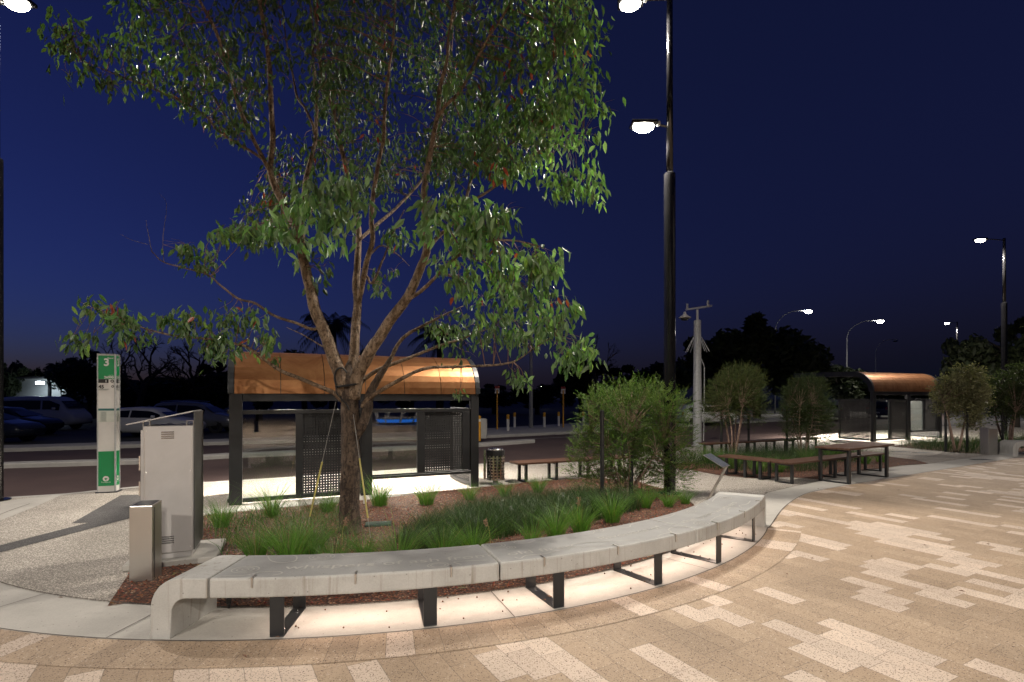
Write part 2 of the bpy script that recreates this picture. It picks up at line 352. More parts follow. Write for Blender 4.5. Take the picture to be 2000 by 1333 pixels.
def setting():
    # red bus road with a median kerb island, far verge
    fr1=[P(*p,GZ) for p in [(-600,1010),(10,914),(275,906),(440,897),(930,874)]]
    outer=[P(*p) for p in [(1504,1030),(1530,994),(1562,971),(1595,960),(1676,945),(1744,934),(1822,921),(1952,900),(2000,893),(2150,876)]]
    outer=catmull([arc(ROUT,61.2)]+outer,5)
    inner=catmull([P(*p) for p in [(1500,963),(1560,949),(1620,937),(1700,921),(1760,911),(1810,907),(1850,901),(1930,890),(2000,880),(2150,865)]],4)
    aa=[-75+i*2 for i in range(69)]
    bnd=[arc(ROUT,a) for a in aa if a<61]+outer; inn=[arc(RB,a) for a in aa if a<61]+inner
    tag(MB().sheet([Vector((p.x,p.y,.004)) for p in bnd+inn[::-1]]).build('path',BAND),kind='structure')
    pl=bnd+[Vector((60,24,0)),Vector((60,-40,0)),Vector((-40,-40,0)),Vector((-40,2,0))]
    ang=R(-60.6); ca,sa=math.cos(ang),math.sin(ang)
    tag(MB().sheet(pl,.005).build('plaza',PAV,uvf=lambda c:(c.x*ca+c.y*sa+40,-c.x*sa+c.y*ca+40)),kind='structure')
    s=MB(); n=260; uvs=[]
    for i in range(n+1):
        a=-70+131*i/n
        for r in (ROUT+.004,ROUT+.404): s.v.append(tuple(arc(r,a,.009))); uvs.append((.3975 if r>7 else .0025,R(a)*6.85+40))
    for i in range(n): s.f.append((2*i,2*i+1,2*i+3,2*i+2)); s.m.append(0)
    o=s.build('plaza_border',SOL,fix=True); u=o.data.uv_layers.new(name='UVMap')
    for l in o.data.loops: u.data[l.index].uv=uvs[l.vertex_index]
    tag(o,kind='structure')
    # thin joints along and across the concrete band
    j=MB()
    def strip(pts,w,z=.0125):
        for i in range(len(pts)-1):
            a,b=pts[i],pts[i+1]; d=(b-a).normalized(); q=Vector((d.y,-d.x,0))*w/2
            j.add([(*(a-q).xy,z),(*(b-q).xy,z),(*(b+q).xy,z),(*(a+q).xy,z)],[(0,1,2,3)])
    strip([Vector(p) for p in bnd],.012); strip([Vector(p) for p in inn],.012)
    for a in (-47,-33,-19,-6.2,20.5,41,): strip([arc(RB+.01,a),arc(ROUT-.01,a)],.008)
    tag(j.build('paving_joint',JOINT),kind='structure')
    # planting beds (gravel mulch)
    bed=[arc(RB-.015,a) for a in range(-10,60,2)]
    bed=[P(210,1186),P(255,1118),P(300,1080),P(372,1030)]+[P(*p) for p in [(385,1018),(400,1008),(520,996),(662,984),(760,973),(860,961),(960,951),(1060,941),(1150,935),(1230,938),(1300,958),(1352,984)]]+bed[::-1]
    def lumpy(poly,z,name,step=.09):
        # triangulated sheet with small real relief
        bm=bmesh.new(); vs=[bm.verts.new((p.x,p.y,z)) for p in poly]; f=bm.faces.new(vs)
        bmesh.ops.triangulate(bm,faces=[f]); me=bpy.data.meshes.new(name); bm.to_mesh(me); bm.free(); me.materials.append(MULCH)
        o=bpy.data.objects.new(name,me); col.objects.link(o); return tag(o,kind='structure')
    lumpy(bed,.012,'garden_bed')
    bed2=[P(*p) for p in [(1290,914),(1345,918),(1400,928),(1470,935),(1540,933),(1600,937),(1640,924),(1700,919),(1760,910),(1815,906.5),(1790,900),(1740,893),(1690,884),(1600,879),(1500,882),(1400,893)]]
    lumpy(bed2,.010,'garden_bed')
    bed3=[P(*p) for p in [(1740,873),(1800,878),(1870,885),(1945,889),(1990,884),(2120,868),(2120,852),(1950,858),(1780,866)]]
    lumpy(bed3,.010,'garden_bed')
    # smooth concrete ramp and charcoal paving on the left
    tag(MB().sheet([P(*p) for p in [(-200,1050),(0,1018),(70,990),(122,967),(55,973),(10,980),(-200,1000)]],.0045).build('kerb_ramp',BAND),kind='structure')
    tag(MB().sheet([P(*p) for p in [(140,1023),(236,968),(300,966),(300,1007),(250,1014),(0,1080),(-260,1150),(-260,1136),(0,1066),(172,1022)]],.0045).build('charcoal_paving',DARKPAV),kind='structure')
    # slim paved strip behind the shelter
    tag(MB().sheet([P(*p) for p in [(392,1006),(520,994),(662,982),(760,971),(860,959),(960,949),(960,944),(860,953),(760,964),(662,975),(520,986),(392,996)]],.0045).build('paved_strip',BAND),kind='structure')
    # road sheet
    E_=EDGE
    far=[P(-500,893,GZ),P(10,884,GZ),P(440,869,GZ),P(946,856,GZ),P(1137,847,GZ),P(1467,827,GZ),P(1650,818,GZ),P(1850,809,GZ)]
    road=[Vector((p.x,p.y,GZ)) for p in E_[1:-1]]+far[::-1]
    tag(MB().sheet(road,GZ).build('road',ROADM),kind='structure')
    # median island
    fr=[P(-400,925,0),P(10,906),P(275,898.5),P(440,888),P(930,867.5),P(1045,859.5)]
    bk=[]
    for i,p in enumerate(fr):
        a=fr[max(i-1,0)]; b=fr[min(i+1,len(fr)-1)]; d=(b-a).normalized(); bk.append(p+Vector((-d.y,d.x,0))*.55)
    tip=fr[-1].lerp(bk[-1],.5)+(fr[-1]-fr[-2]).normalized()*.25
    tag(MB().slab(fr+[tip]+bk[::-1],GZ-.01,0).build('kerb_island',KERB,bevel=.03,seg=2),kind='structure')
    fr=[P(-500,886),P(10,876),P(440,863),P(946,851),P(1137,842),P(1467,823),P(1650,815),P(1850,806)]
    dep=[1.6,1.6,1.8,4.5,5.5,8,8,8]; bk=[]
    for i,p in enumerate(fr):
        a=fr[max(i-1,0)]; b=fr[min(i+1,len(fr)-1)]; d=(b-a).normalized(); bk.append(p+Vector((-d.y,d.x,0))*dep[i])
    tag(MB().slab(fr+bk[::-1],GZ-.01,0).build('verge',KERB,bevel=.03),kind='structure')
    ln=MB(); a=P(940,862,GZ+.004); b=P(1300,845,GZ+.004)
    ln.add([a,b,b+Vector((0,.12,0)),a+Vector((0,.12,0))],[(0,1,2,3)])
    tag(ln.build('road_marking',KERB),kind='structure')
    # grass verge far behind
    return bed,bed2,bed3
BED,BED2,BED3=setting()
def inside(p,poly):
    c=False; n=len(poly)
    for i in range(n):
        a,b=poly[i],poly[i-1]
        if (a.y>p[1])!=(b.y>p[1]) and p[0]<(b.x-a.x)*(p[1]-a.y)/(b.y-a.y)+a.x: c=not c
    return c
def sample(poly):
    x0,x1=min(p.x for p in poly),max(p.x for p in poly); y0,y1=min(p.y for p in poly),max(p.y for p in poly)
    while 1:
        q=(rnd.uniform(x0,x1),rnd.uniform(y0,y1))
        if inside(q,poly): return q
def chips():
    m=MB()
    for poly,n in ((BED,9000),(BED2,1200)):
        for _ in range(n):
            x,y=sample(poly); s=rnd.uniform(.006,.015); k=rnd.random()
            c=(.30,.15,.08) if k>.93 else (.5,.4,.3) if k>.985 else (rnd.uniform(.10,.24),rnd.uniform(.035,.08),.03)
            m.col=c; a=rnd.uniform(0,6.3); M=Matrix.Translation((x,y,.014+s*.3))@Matrix.Rotation(a,4,'Z')@Matrix.Rotation(rnd.uniform(-.6,.6),4,'X')
            vs=[M@Vector(v) for v in ((-s,-s*.6,0),(s,-s*.5,0),(s*.7,s*.6,0),(-s*.8,s*.5,0),(0,0,s*.8))]
            m.add(vs,[(0,1,4),(1,2,4),(2,3,4),(3,0,4)])
    mt=NT('gravel_chip'); a=mt.n('VertexColor'); a.layer_name='Col'; mt.set(a.outputs[0],.85)
    tag(m.build('gravel_mulch',mt.mat,fix=False),'loose red brown gravel mulch in the planting beds','gravel',kind='stuff')
chips()
def litter():
    m=MB(); r=random.Random(5)
    def lf(x,y,z,l,c):
        a=r.uniform(0,6.28); d=Vector((math.cos(a),math.sin(a),r.uniform(-.05,.15))); s_=Vector((-d.y,d.x,r.uniform(-.3,.3))); p=Vector((x,y,z)); m.col=c
        m.add([p,p+d*l*.5+s_*l*.17+Vector((0,0,.006)),p+d*l,p+d*l*.5-s_*l*.17+Vector((0,0,.006))],[(0,1,2),(0,2,3)])
    for _ in range(700):
        x,y=sample(BED); k=r.uniform(.6,1.3); lf(x,y,.024,r.uniform(.04,.11),r.choice([(.16*k,.075*k,.04*k),(.22*k,.14*k,.07*k),(.10*k,.05*k,.03*k),(.13*k,.13*k,.05*k)]))
    for _ in range(90):
        x=r.uniform(-4,9); y=r.uniform(2.8,13); k=r.uniform(.6,1.2)
        if inside((x,y),BED): continue
        lf(x,y,.019,r.uniform(.02,.06),(.14*k,.07*k,.04*k))
    mt=NT('dry_leaf'); a=mt.n('VertexColor'); a.layer_name='Col'; mt.set(a.outputs[0],.7)
    tag(m.build('leaf_litter',mt.mat,fix=False),'scattered dry fallen leaves on gravel and paving','leaf litter',kind='stuff')
litter()
# ------------------------------------------------------------------ text helper
def text_mesh(s,size,align='LEFT',bold=0):
    c=bpy.data.curves.new('t','FONT'); c.body=s; c.size=size; c.align_x=align; c.offset=bold; c.resolution_u=3
    o=bpy.data.objects.new('t',c); col.objects.link(o); bpy.context.view_layer.update()
    me=bpy.data.meshes.new_from_object(o); vs=[v.co.copy() for v in me.vertices]; fs=[tuple(p.vertices) for p in me.polygons]
    bpy.data.objects.remove(o); bpy.data.curves.remove(c); bpy.data.meshes.remove(me); return vs,fs
# ------------------------------------------------------------------ curved concrete bench
def curved_bench(label,ctr,rot,main=True):
    t=thing('curved_bench',label,'bench',ctr,rot)
    def pol(r,a,z): a=R(a); return Vector((r*math.sin(a),-r*math.cos(a),z))
    def slab(a0,a1,name='seat_slab'):
        n=max(4,int((a1-a0)/1.2)); ts=[a0+(a1-a0)*i/n for i in range(n+1)]
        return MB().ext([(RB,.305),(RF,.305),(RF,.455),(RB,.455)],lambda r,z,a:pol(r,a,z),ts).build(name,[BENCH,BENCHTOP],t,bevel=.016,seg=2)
    def darken_top(o):
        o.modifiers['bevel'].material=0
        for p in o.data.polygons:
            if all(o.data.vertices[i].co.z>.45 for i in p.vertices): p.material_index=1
    secs=[(.45,19.45),(19.55,39.25),(39.35,59.0)]
    for a0,a1 in secs: darken_top(slab(a0,a1))
    def endpiece(a_out,sgn):
        pr=[(-.03,0),(0,.06),(0,.24)]+[(.22-.22*math.cos(R(x)),.235+.22*math.sin(R(x))) for x in range(15,91,15)]+[(.43,.455),(.43,.305),(.27,.305)]+[(.27-.11*math.sin(R(x)),.195+.11*math.cos(R(x))) for x in range(15,91,15)]+[(.155,.1),(.15,0)]
        f=lambda s,z,r: pol(r,a_out+sgn*math.degrees(s/6.6),z)
        return MB().ext(pr,f,[RB,RB+.2,RB+.4,RF]).build('end_support',BENCH,t,bevel=.008,seg=2)
    endpiece(-3.38,1); endpiece(62.75,-1)
    for a in (4.7,14.6,24.2,34.2,43.6,53.8):
        M=Matrix.Rotation(R(a),4,'Z')
        l=MB(); l.box(-.052,.052,-6.585,-6.570,.014,.3045,M); l.box(-.052,.052,-6.585,-6.03,.006,.0135,M); l.box(-.052,.052,-6.045,-6.03,.014,.3045,M)
        lo=l.build('leg',BLACK,t,bevel=.002)
        for r in (6.13,6.47):
            MB().lathe([(.013,.0135),(.013,.019),(.008,.022),(.008,.03),(.0,.03)],8,Matrix.Translation(M@Vector((.01,-r,0)))).build('bolt',CHROME,lo)
    for a in (3.2,9.7,16,22.9,29.5,36.2,42.9,49.6,56.6):
        M=Matrix.Rotation(R(a),4,'Z'); s=MB()
        s.box(-.007,.007,-6.606,-6.535,.4555,.464,M); s.box(-.007,.007,-6.609,-6.6005,.385,.4635,M); s.build('skate_stop',STEEL,t,bevel=.002)
    if main:
        g=MB()
        def mapv(u,v,a0): return pol(6.6-v,a0+math.degrees(u/6.3),.4575)
        for s,a0,v0,size,wide in (('whispers of ash from',4.6,.19,.135,1.62),('old fires',20.6,.16,.135,.62),('Bivouacs of',29.6,.25,.125,.86),('the past workers',40.4,.22,.12,1.5)):
            vs,fs=text_mesh(s,size); x1=max(v.x for v in vs); k=wide/x1
            g.add([mapv(v.x*k,v0+v.y,a0) for v in vs],fs)
        def rib(pts,w=.006):
            pts=catmull([(p[0],p[1],0) for p in pts],6); L,Rr=[],[]
            for i,p in enumerate(pts):
                d=(pts[min(i+1,len(pts)-1)]-pts[max(i-1,0)]); d=Vector((-d.y,d.x,0)); d=d.normalized()*w if d.length else d
                L.append(p+d); Rr.append(p-d)
            for i in range(len(pts)-1): g.add([mapv(q.x,q.y,0) for q in (L[i],L[i+1],Rr[i+1],Rr[i])],[(0,1,2,3)])
        def ring(u,v,r): rib([(u+r*1.25*math.cos(x*math.pi/6),v+r*math.sin(x*math.pi/6)) for x in range(13)],.0045)
        D=R(1)*6.3
        for a,v,rs in ((2.0,.20,(.02,.05,.08)),(6.6,.50,(.03,.06,.085)),(15.2,.085,(.045,.065)),(20.6,.49,(.05,.075)),(21.6,.38,(.012,.035)),(41.6,.10,(.02,.045,.075)),(46,.47,(.02,.05)),(56.5,.42,(.02,.045,.07)),(31.5,.53,(.02,.045))):
            for r_ in rs: ring(a*D,v,r_)
        for pts in ([(2.2,.56),(3.0,.42),(4.0,.36),(4.8,.40),(4.6,.52),(4.1,.57)],[(1.0,.05),(2.4,.06),(3.4,.13),(4.4,.14),(4.8,.09),(4.3,.05)],[(8.0,.55),(8.4,.49),(9.5,.49),(11,.54),(12.5,.55)],
            [(15.5,.52),(16.5,.48),(18,.50),(18.6,.55)],[(16.8,.05),(16.4,.13),(17.2,.13),(18.8,.10)],[(22.8,.56),(22.4,.51),(23.4,.46),(24.6,.52),(26.4,.53),(27.4,.56)],[(20.9,.10),(21.2,.05),(21.9,.11),(23.2,.09),(24.6,.13),(25.8,.14)],
            [(30.2,.05),(28.2,.09),(26.6,.15),(26.4,.22),(27.2,.25),(29.2,.20),(31.5,.11),(32.5,.07)],[(29,.5),(30.2,.47),(31,.53)],[(33.5,.55),(34,.49),(35,.47),(35.8,.53),(37.6,.55),(38.8,.54)],[(34.4,.05),(35.2,.08),(36.6,.09),(37.1,.16),(38,.19),(38.9,.13)],
            [(40.2,.52),(42,.50),(43.4,.54),(43,.575)],[(43,.09),(45,.13),(46.5,.10)],[(46.4,.07),(45.9,.12),(46.6,.15),(48,.12),(49.6,.19),(50.9,.20),(51,.12)],[(51.6,.10),(52.4,.15),(54,.10),(56,.11)],[(48,.52),(49.5,.55),(50.6,.47),(51.8,.55)],[(53,.5),(55,.53),(57.6,.52),(58.2,.45)]):
            rib([(a*D,v) for a,v in pts],.0055)
        g.build('engraving',GROOVE,t)
        st=MB()
        for i in range(40):
            a0=2+57*i/40; a1=2+57*(i+1)/40
            st.add([pol(6.28,a0,.3035),pol(6.31,a0,.3035),pol(6.31,a1,.3035),pol(6.28,a1,.3035)],[(0,1,2,3)])
        st.build('led_strip',STRIP,t)
        for a in (9.6,19.4,29.2,38.9,48.7,57.5):
            d=bpy.data.lights.new('bench_light','AREA'); d.shape='RECTANGLE'; d.size=1.0 if a<57 else .45; d.size_y=.04; d.energy=(4.6 if a<57 else 2.0); d.color=(1,.76,.62); d.spread=R(170)
            o=bpy.data.objects.new('bench_light',d); col.objects.link(o); o.parent=t; o.location=pol(6.3,a,.298); o.rotation_euler=(0,0,R(a))
    return t
curved_bench('long curved grey concrete bench with engraved seat and glowing underside',C0,0)
# second bench running out of the frame on the right
p2=P(1958,893); curved_bench('end of a pale concrete bench cut off by the right edge of the photo',p2+Vector((1.1,6.75,0)),R(-2),False)
# gumnuts on the concrete
gm=None
for i in range(46):
    a=rnd.uniform(5,58); r=rnd.uniform(6.04,6.58); p=arc(r,a,.008)
    if gm is None:
        gm=MB().lathe([(.002,0),(.008,.003),(.0095,.008),(.007,.013),(.002,.014)],7).build('gumnut',noisy('gumnut',(.10,.05,.03),(.16,.08,.045),40,.8))
        tag(gm,'tiny brown gumnut on the lit concrete under the curved bench','gumnut','gumnuts on the concrete under the bench'); o=gm
    else: o=gm.copy(); col.objects.link(o)
    o.location=p; o.rotation_euler=(rnd.uniform(-1,1),0,rnd.uniform(0,6)); s=rnd.uniform(.55,1.0); o.scale=(s,s,s)
# ------------------------------------------------------------------ lamps
def plaza_pole(label,base,h,lamps,group='tall black plaza light poles',split=5.95,r0=.106,power=2600,tgt=None):
    """black stepped column; lamps = [(height, dx, dy)]"""
    t=thing('light_pole',label,'light pole',base,0,group)
    MB().lathe([(.21,0),(.21,.02),(r0*1.02,.021),(r0,split-.05),(r0*.98,split),(.06,split+.03)],20).build('column',BLKPOLE,t,smooth=False)
    MB().lathe([(.062,split),(.055,h),(.0,h+.02)],16).build('upper_pole',BLKPOLE,t,smooth=True)
    for hh,dx,dy in lamps:
        d=Vector((dx,dy,0)); u=d.normalized()
        MB().tube([Vector((0,0,hh+.02))+u*.05,Vector((0,0,hh+.06))+u*(d.length*.5),Vector((dx,dy,hh+.06))-u*.2],.022,8).build('arm',BLKPOLE,t)
        M=Matrix.Translation((dx,dy,hh+.03))@Matrix.Rotation(math.atan2(dy,dx),4,'Z')
        hd=MB().box(-.24,.24,-.14,.14,0,.07,M).build('luminaire',BLKPOLE,t,bevel=.02,seg=2)
        MB().lathe([(.04,-.10),(.09,-.085),(.125,-.05),(.135,-.001)],20,M@Matrix.Diagonal((1.45,1,1,1))).build('lens',LENSW,hd,smooth=True)
        MB().lathe([(.03,-.02),(.05,0),(.05,.06)],10,Matrix.Translation(Vector((dx,dy,hh+.05))-u*.27)).build('bracket',GALV,hd)
        if power: spot('lamp_light',(dx,dy,hh-.12),power,WARM,157,.42,.14,(dx,dy,0),t)
    return t
b=P(1308,965); plaza_pole('tall black light pole behind the big feathery shrub with two lamps',b,9.5,[(9.19,-.70,.15),(6.81,-.49,.0)],power=1700)
b=P(-9,978); plaza_pole('black light pole cut off by the left edge of the photo',b,8.95,[(8.62,.385,0)],power=2000)
plaza_pole('distant black light pole above the trees at the far right',Vector((21.7,23.7,0)),8.8,[(8.7,-1.06,0)],power=3200)
plaza_pole('farthest black light pole mostly hidden by dark trees on the right',Vector((41.4,50,0)),8.8,[(8.66,-.95,0)],power=3500)
# the plaza's other poles stand behind the camera (seen only as light and in reflections)
plaza_pole('black plaza light pole on the open paving behind the viewpoint, right',Vector((4.0,-9.5,0)),9.5,[(9.2,.7,0),(7.4,-.5,0)],power=5000)
plaza_pole('black plaza light pole on the open paving behind the viewpoint, left',Vector((-7.5,-8.5,0)),9.5,[(9.2,.6,0)],power=6400)
plaza_pole('black plaza light pole far out on the paving to the right',Vector((17.5,3.0,0)),9.5,[(9.2,-.7,0)],power=2700)
def street_light(label,base,h,arm,power,rad=.09,lit=True,ang=0):
    t=thing('street_light',label,'street light',base,ang,'grey curved arm street lights')
    s=h*.80
    pts=[(0,0,0),(0,0,s*.5),(0,0,s)]; rr=[rad,rad*.8,rad*.6]
    for i in range(1,9):
        a=i/8*math.pi/2*.93; pts.append((arm*.75*(1-math.cos(a)),0,s+(h-s)*math.sin(a))); rr.append(rad*.55)
    pts.append((arm*.92,0,h)); rr.append(rad*.5)
    MB().tube(pts,rr,10).build('pole',GALV,t,smooth=True)
    hd=MB().box(arm*.90,arm*.90+.75,-.16,.16,h-.05,h+.08).build('luminaire',GALV,t,bevel=.04,seg=2)
    MB().lathe([(.06,-.30),(.16,-.25),(.24,-.14),(.26,-.002)],18,Matrix.Translation((arm*.90+.4,0,h-.05))@Matrix.Diagonal((1.7,1.1,1,1))).build('lens',LENSC if lit else CHROME,hd,smooth=True)
    if lit and power: spot('street_lamp_light',(arm*.90+.4,0,h-.40),power,(1,.93,.82),155,.6,.15,(arm*.90+.4,0,0),t)
    return t
street_light('tall grey curved arm street light left of the far bus shelter, lit',Vector((31.8,65,-.13)),12.4,4.0,2600)
street_light('tall grey curved arm street light behind the far bus shelter, lit',Vector((43.6,70,-.13)),11.9,4.4,2600)
street_light('faint thin street light pole beyond the far shelter roof',Vector((57.5,85,-.13)),11.0,3,0,lit=False)
street_light('plain grey street light pole on the verge with its top hidden by gum leaves',P(1037,835),8.9,2.2,0,.13,lit=False,ang=R(200))
def far_lamp(label,px,py,Y):
    p=W(px,py,Y); t=thing('distant_lamp',label,'lamp',(p.x,p.y,GZ))
    MB().lathe([(.07,0),(.05,p.z-GZ)],8).build('pole',BGBARK,t); MB().lathe([(.02,-.12),(.13,-.05),(.13,.05),(.02,.12)],10,Matrix.Translation((0,0,p.z-GZ))).build('globe',FARL,t)
far_lamp('tiny far lamp glowing between bare tree and white hatchback',294,740,80)
far_lamp('tiny far lamp just right of the grey pole on the verge',1058,755,90)
far_lamp('tiny far lamp just right of the copper roof end',935,748,90)
far_lamp('tiny far lamp above the white van at the left',40,736,60)
# ------------------------------------------------------------------ bus shelter
def shelter(label,loc,rz,scale,glow=1150):
    L=4.44; t=thing('bus_shelter',label,'bus shelter',loc,rz,None,scale)
    er=.74; ez=1.86
    def prof(off,n=10):
        p=[(0-off,ez)]+[(er-(er+off)*math.cos(R(90*i/n)),ez+(er+off)*math.sin(R(90*i/n))) for i in range(1,n+1)]
        return p+[(3.25,ez+er+off+.03)]
    def shell(x0,x1,o0,o1,name,mat,bevel=0):
        a,b_=prof(o0),prof(o1); poly=a+b_[::-1]
        m=MB(); n=len(a)
        for i in range(n-1):
            q=[a[i],a[i+1],b_[i+1],b_[i]]
            m.add([Vector((x,y,z)) for x in (x0,x1) for y,z in q],[(3,2,1,0),(4,5,6,7),(0,1,5,4),(1,2,6,5),(2,3,7,6),(3,0,4,7)])
        o=m.build(name,mat,t,smooth=False); return o
    for i in range(6):
        shell(.075+i*(L-.15)/6+.006,.075+(i+1)*(L-.15)/6-.006,0,.018,'roof_panel',COPPER)
    shell(.07,L-.07,-.05,-.002,'roof_lining',CHAR)
    for x0,x1 in ((-.02,.072),(L-.072,L+.02)):
        shell(x0,x1,-.15,.024,'roof_frame',BLACK)
    for x in (1.0,2.1,3.2): shell(x-.03,x+.03,-.10,-.052,'roof_rib',BLACK)
    f=MB(); f.box(.0,.20,.0,.10,0,ez-.002); f.build('post',BLACK,t,bevel=.006)
    f=MB(); f.box(2.13,2.34,.0,.10,0,ez-.12); f.build('post',BLACK,t,bevel=.006)
    f=MB(); f.box(4.27,L,.0,.10,0,ez-.002); f.build('post',BLACK,t,bevel=.006)
    f=MB(); f.box(.203,4.267,.005,.095,1.73,1.855); f.build('header',BLACK,t,bevel=.005)
    def bay(x0,x1,zb,zt,xs):
        m=MB(); m.box(x0,x1,.02,.08,zb,zb+.07); m.box(x0,x1,.02,.08,zt-.07,zt)
        for a,b_ in xs: m.box(a,b_,.02,.08,zb+.0705,zt-.0705)
        return m.build('bay_frame',BLACK,t,bevel=.004)
    bay(.203,2.127,.03,1.58,[(1.03,1.146)]); fb=bay(2.343,4.267,.29,1.58,[(3.19,3.335),(4.10,4.267)])
    MB().box(2.343,4.267,-.03,.018,.285,.335).build('bottom_rail',BLACK,t,bevel=.004)
    def pane(x0,x1,z0,z1): MB().box(x0,x1,.046,.054,z0,z1).build('glass_pane',GLASS,t)
    pane(.205,1.028,.102,1.508); pane(2.345,3.188,.362,1.508)
    def mesh_panel(x0,x1,z0,z1,M=Matrix(),pitch=.046,bar=.033):
        m=MB(); n=int((x1-x0)/pitch); k=int((z1-z0)/pitch); px=(x1-x0)/n; pz=(z1-z0)/k
        for i in range(n+1): m.box(x0+i*px-bar/2 if i else x0,x0+i*px+bar/2 if i<n else x1,.047,.050,z0,z1,M)
        for j in range(k+1): m.box(x0,x1,.0505,.053,z0+j*pz-bar/2 if j else z0,z0+j*pz+bar/2 if j<k else z1,M)
        return m.build('mesh_panel',RUBBER,t)
    mesh_panel(1.148,2.128,.102,1.508); mesh_panel(3.337,4.098,.362,1.508)
    for x in (.05,L-.10):
        M=Matrix.Translation((x,0,0))@Matrix.Rotation(R(90),4,'Z')
        m=MB(); m.box(.102,1.30,.02,.08,.03,.09,M); m.box(.102,1.30,.02,.08,1.52,1.58,M); m.box(1.24,1.30,.02,.08,.0905,1.5195,M); m.build('side_frame',BLACK,t,bevel=.004)
        mesh_panel(.102,1.238,.092,1.518,M)
    for x in (.9,2.2,3.5):
        for y in (1.0,2.3):
            M=Matrix.Translation((x,y,ez+er-.075)); MB().lathe([(.07,0),(.07,.02)],14,M).build('downlight',DOWNL,t)
        spot('downlight_spot',(x,1.7,ez+er-.09),glow,(1,.90,.78),140,.7,.08,(x,1.5,0),t)
    # little white sensor box glowing on the lining
    return t
sp=P(447,988); sh=shelter('near bus shelter with curved copper roof behind the gum tree',sp,math.atan2(1.86,4.03),1.0)
sf=P(1705,863.5); shelter('far bus shelter with curved copper roof beyond the timber table',sf,math.atan2(1.86,4.03),1.09,2300)
# ------------------------------------------------------------------ timber furniture
def u_leg(t,x,y0,y1,h,w=.06,dep=.05,name='leg'):
    m=MB(); m.box(x-w/2,x+w/2,y0,y0+dep,.006,h); m.box(x-w/2,x+w/2,y1-dep,y1,.006,h); m.box(x-w/2,x+w/2,y0+dep+.0005,y1-dep-.0005,.006,.03)
    m.box(x-w/2,x+w/2,y0+dep+.0005,y1-dep-.0005,h-.04,h); return m.build(name,BLACK,t,bevel=.004)
def slats(t,x0,x1,y0,y1,z0,z1,n,name='seat'):
    m=MB(); d=(y1-y0)/n
    for i in range(n): m.box(x0,x1,y0+i*d+.004,y0+(i+1)*d-.004,z0,z1)
    return m.build(name,TIMBER,t,bevel=.005,seg=2)
def timber_bench(label,a,b,width,h,legs,cat='bench',name='timber_bench',n=4,th=.04,legw=.06):
    a,b=Vector(a),Vector(b); d=b-a; t=thing(name,label,cat,a,math.atan2(d.y,d.x)); L=d.length
    slats(t,0,L,0,width,h-th,h,n,'seat' if cat=='bench' else 'table_top')
    for x in legs: u_leg(t,x if x>=0 else L+x,.05,width-.03,h-th-.001,legw)
    return t
timber_bench('slim timber bench with black legs between litter bin and feathery shrub',P(1012,946),P(1012,946)+Vector((2.75,1.27,0)),.46,.43,(.22,.95,1.75,2.6))
timber_bench('tall timber table with two black frame legs on the paving edge',P(1666,947)-Vector((.12,.09,0)),P(1666,947)-Vector((.12,.09,0))+Vector((1.72,1.13,0)),.70,.75,(.12,-.22),'table','timber_table',6,.045,.09)
def l_bench():
    c=Vector((5.72,11.0,0)); a1=R(31); t=thing('corner_bench','low L shaped timber bench wrapped round the grassy bed behind the table','bench',c,a1)
    slats(t,.0,4.0,.0,.46,.41,.45,4)
    M=Matrix.Rotation(R(92),4,'Z'); m=MB()
    for i in range(4): m.box(.464,1.75,-.46+i*.115+.004,-.46+(i+1)*.115-.004,.41,.45,M)
    m.build('seat',TIMBER,t,bevel=.005,seg=2)
    u_leg(t,.12,.04,.43,.409); u_leg(t,1.75,.04,.43,.409); u_leg(t,2.2,.04,.43,.409); u_leg(t,3.75,.04,.43,.409)
    for y in (.75,1.12,1.6):
        m=MB(); x0,x1=.04,.42
        m.box(x0,x0+.05,y-.03,y+.03,.006,.409); m.box(x1-.05,x1,y-.03,y+.03,.006,.409); m.box(x0+.0505,x1-.0505,y-.03,y+.03,.006,.03); m.build('leg',BLACK,t,bevel=.004)
l_bench()
timber_bench('far timber bench behind the second bed of grasses and stakes',P(1385,897),P(1385,897)+Vector((4.6,2.3,0)),.42,.45,(.2,1.1,2.0,2.9,3.8,-.2))
# ------------------------------------------------------------------ litter bin
def bin_():
    b=P(968,946); t=thing('litter_bin','round perforated steel litter bin between bus shelter and timber bench','bin',b)
    MB().lathe([(.10,0),(.10,.012),(.055,.013),(.055,.11)],14).build('pedestal',GALV,t)
    m=MB(); n=15; k=8; r=.185; z0,z1=.11,.60
    vs=[];
    for j in range(k*2+1):
        for i in range(n*2): a=math.pi*i/n; vs.append((r*math.cos(a),r*math.sin(a),z0+(z1-z0)*j/(2*k)))
    fs=[]; N=2*n
    for j in range(2*k):
        for i in range(N):
            if (i%2==0) and (j%2==1) : continue
            fs.append((j*N+i,j*N+(i+1)%N,(j+1)*N+(i+1)%N,(j+1)*N+i))
    m.add(vs,fs); o=m.build('shell',steel('bin_steel',(.62,.60,.57),.22,2),t,fix=False); s=o.modifiers.new('s','SOLIDIFY'); s.thickness=.004
    MB().lathe([(.165,.115),(.165,.60)],20).build('liner',BLACK,t)
    MB().lathe([(.19,.095),(.195,.10),(.195,.118),(.19,.122)],24).build('base_ring',CHROME,t)
    MB().lathe([(.192,.60),(.192,.70),(.18,.705),(.15,.70),(.15,.62)],24).build('collar',BLACK,t)
    MB().lathe([(.17,.706),(.165,.735),(.08,.75),(0,.752)],20).build('lid',steel('lid_steel',(.62,.60,.57),.25,2),t,smooth=True)
    ar=MB(); ar.box(-.25,-.2,-.03,.03,.1,.72); ar.build('hinge_post',CHROME,t,bevel=.004)
bin_()
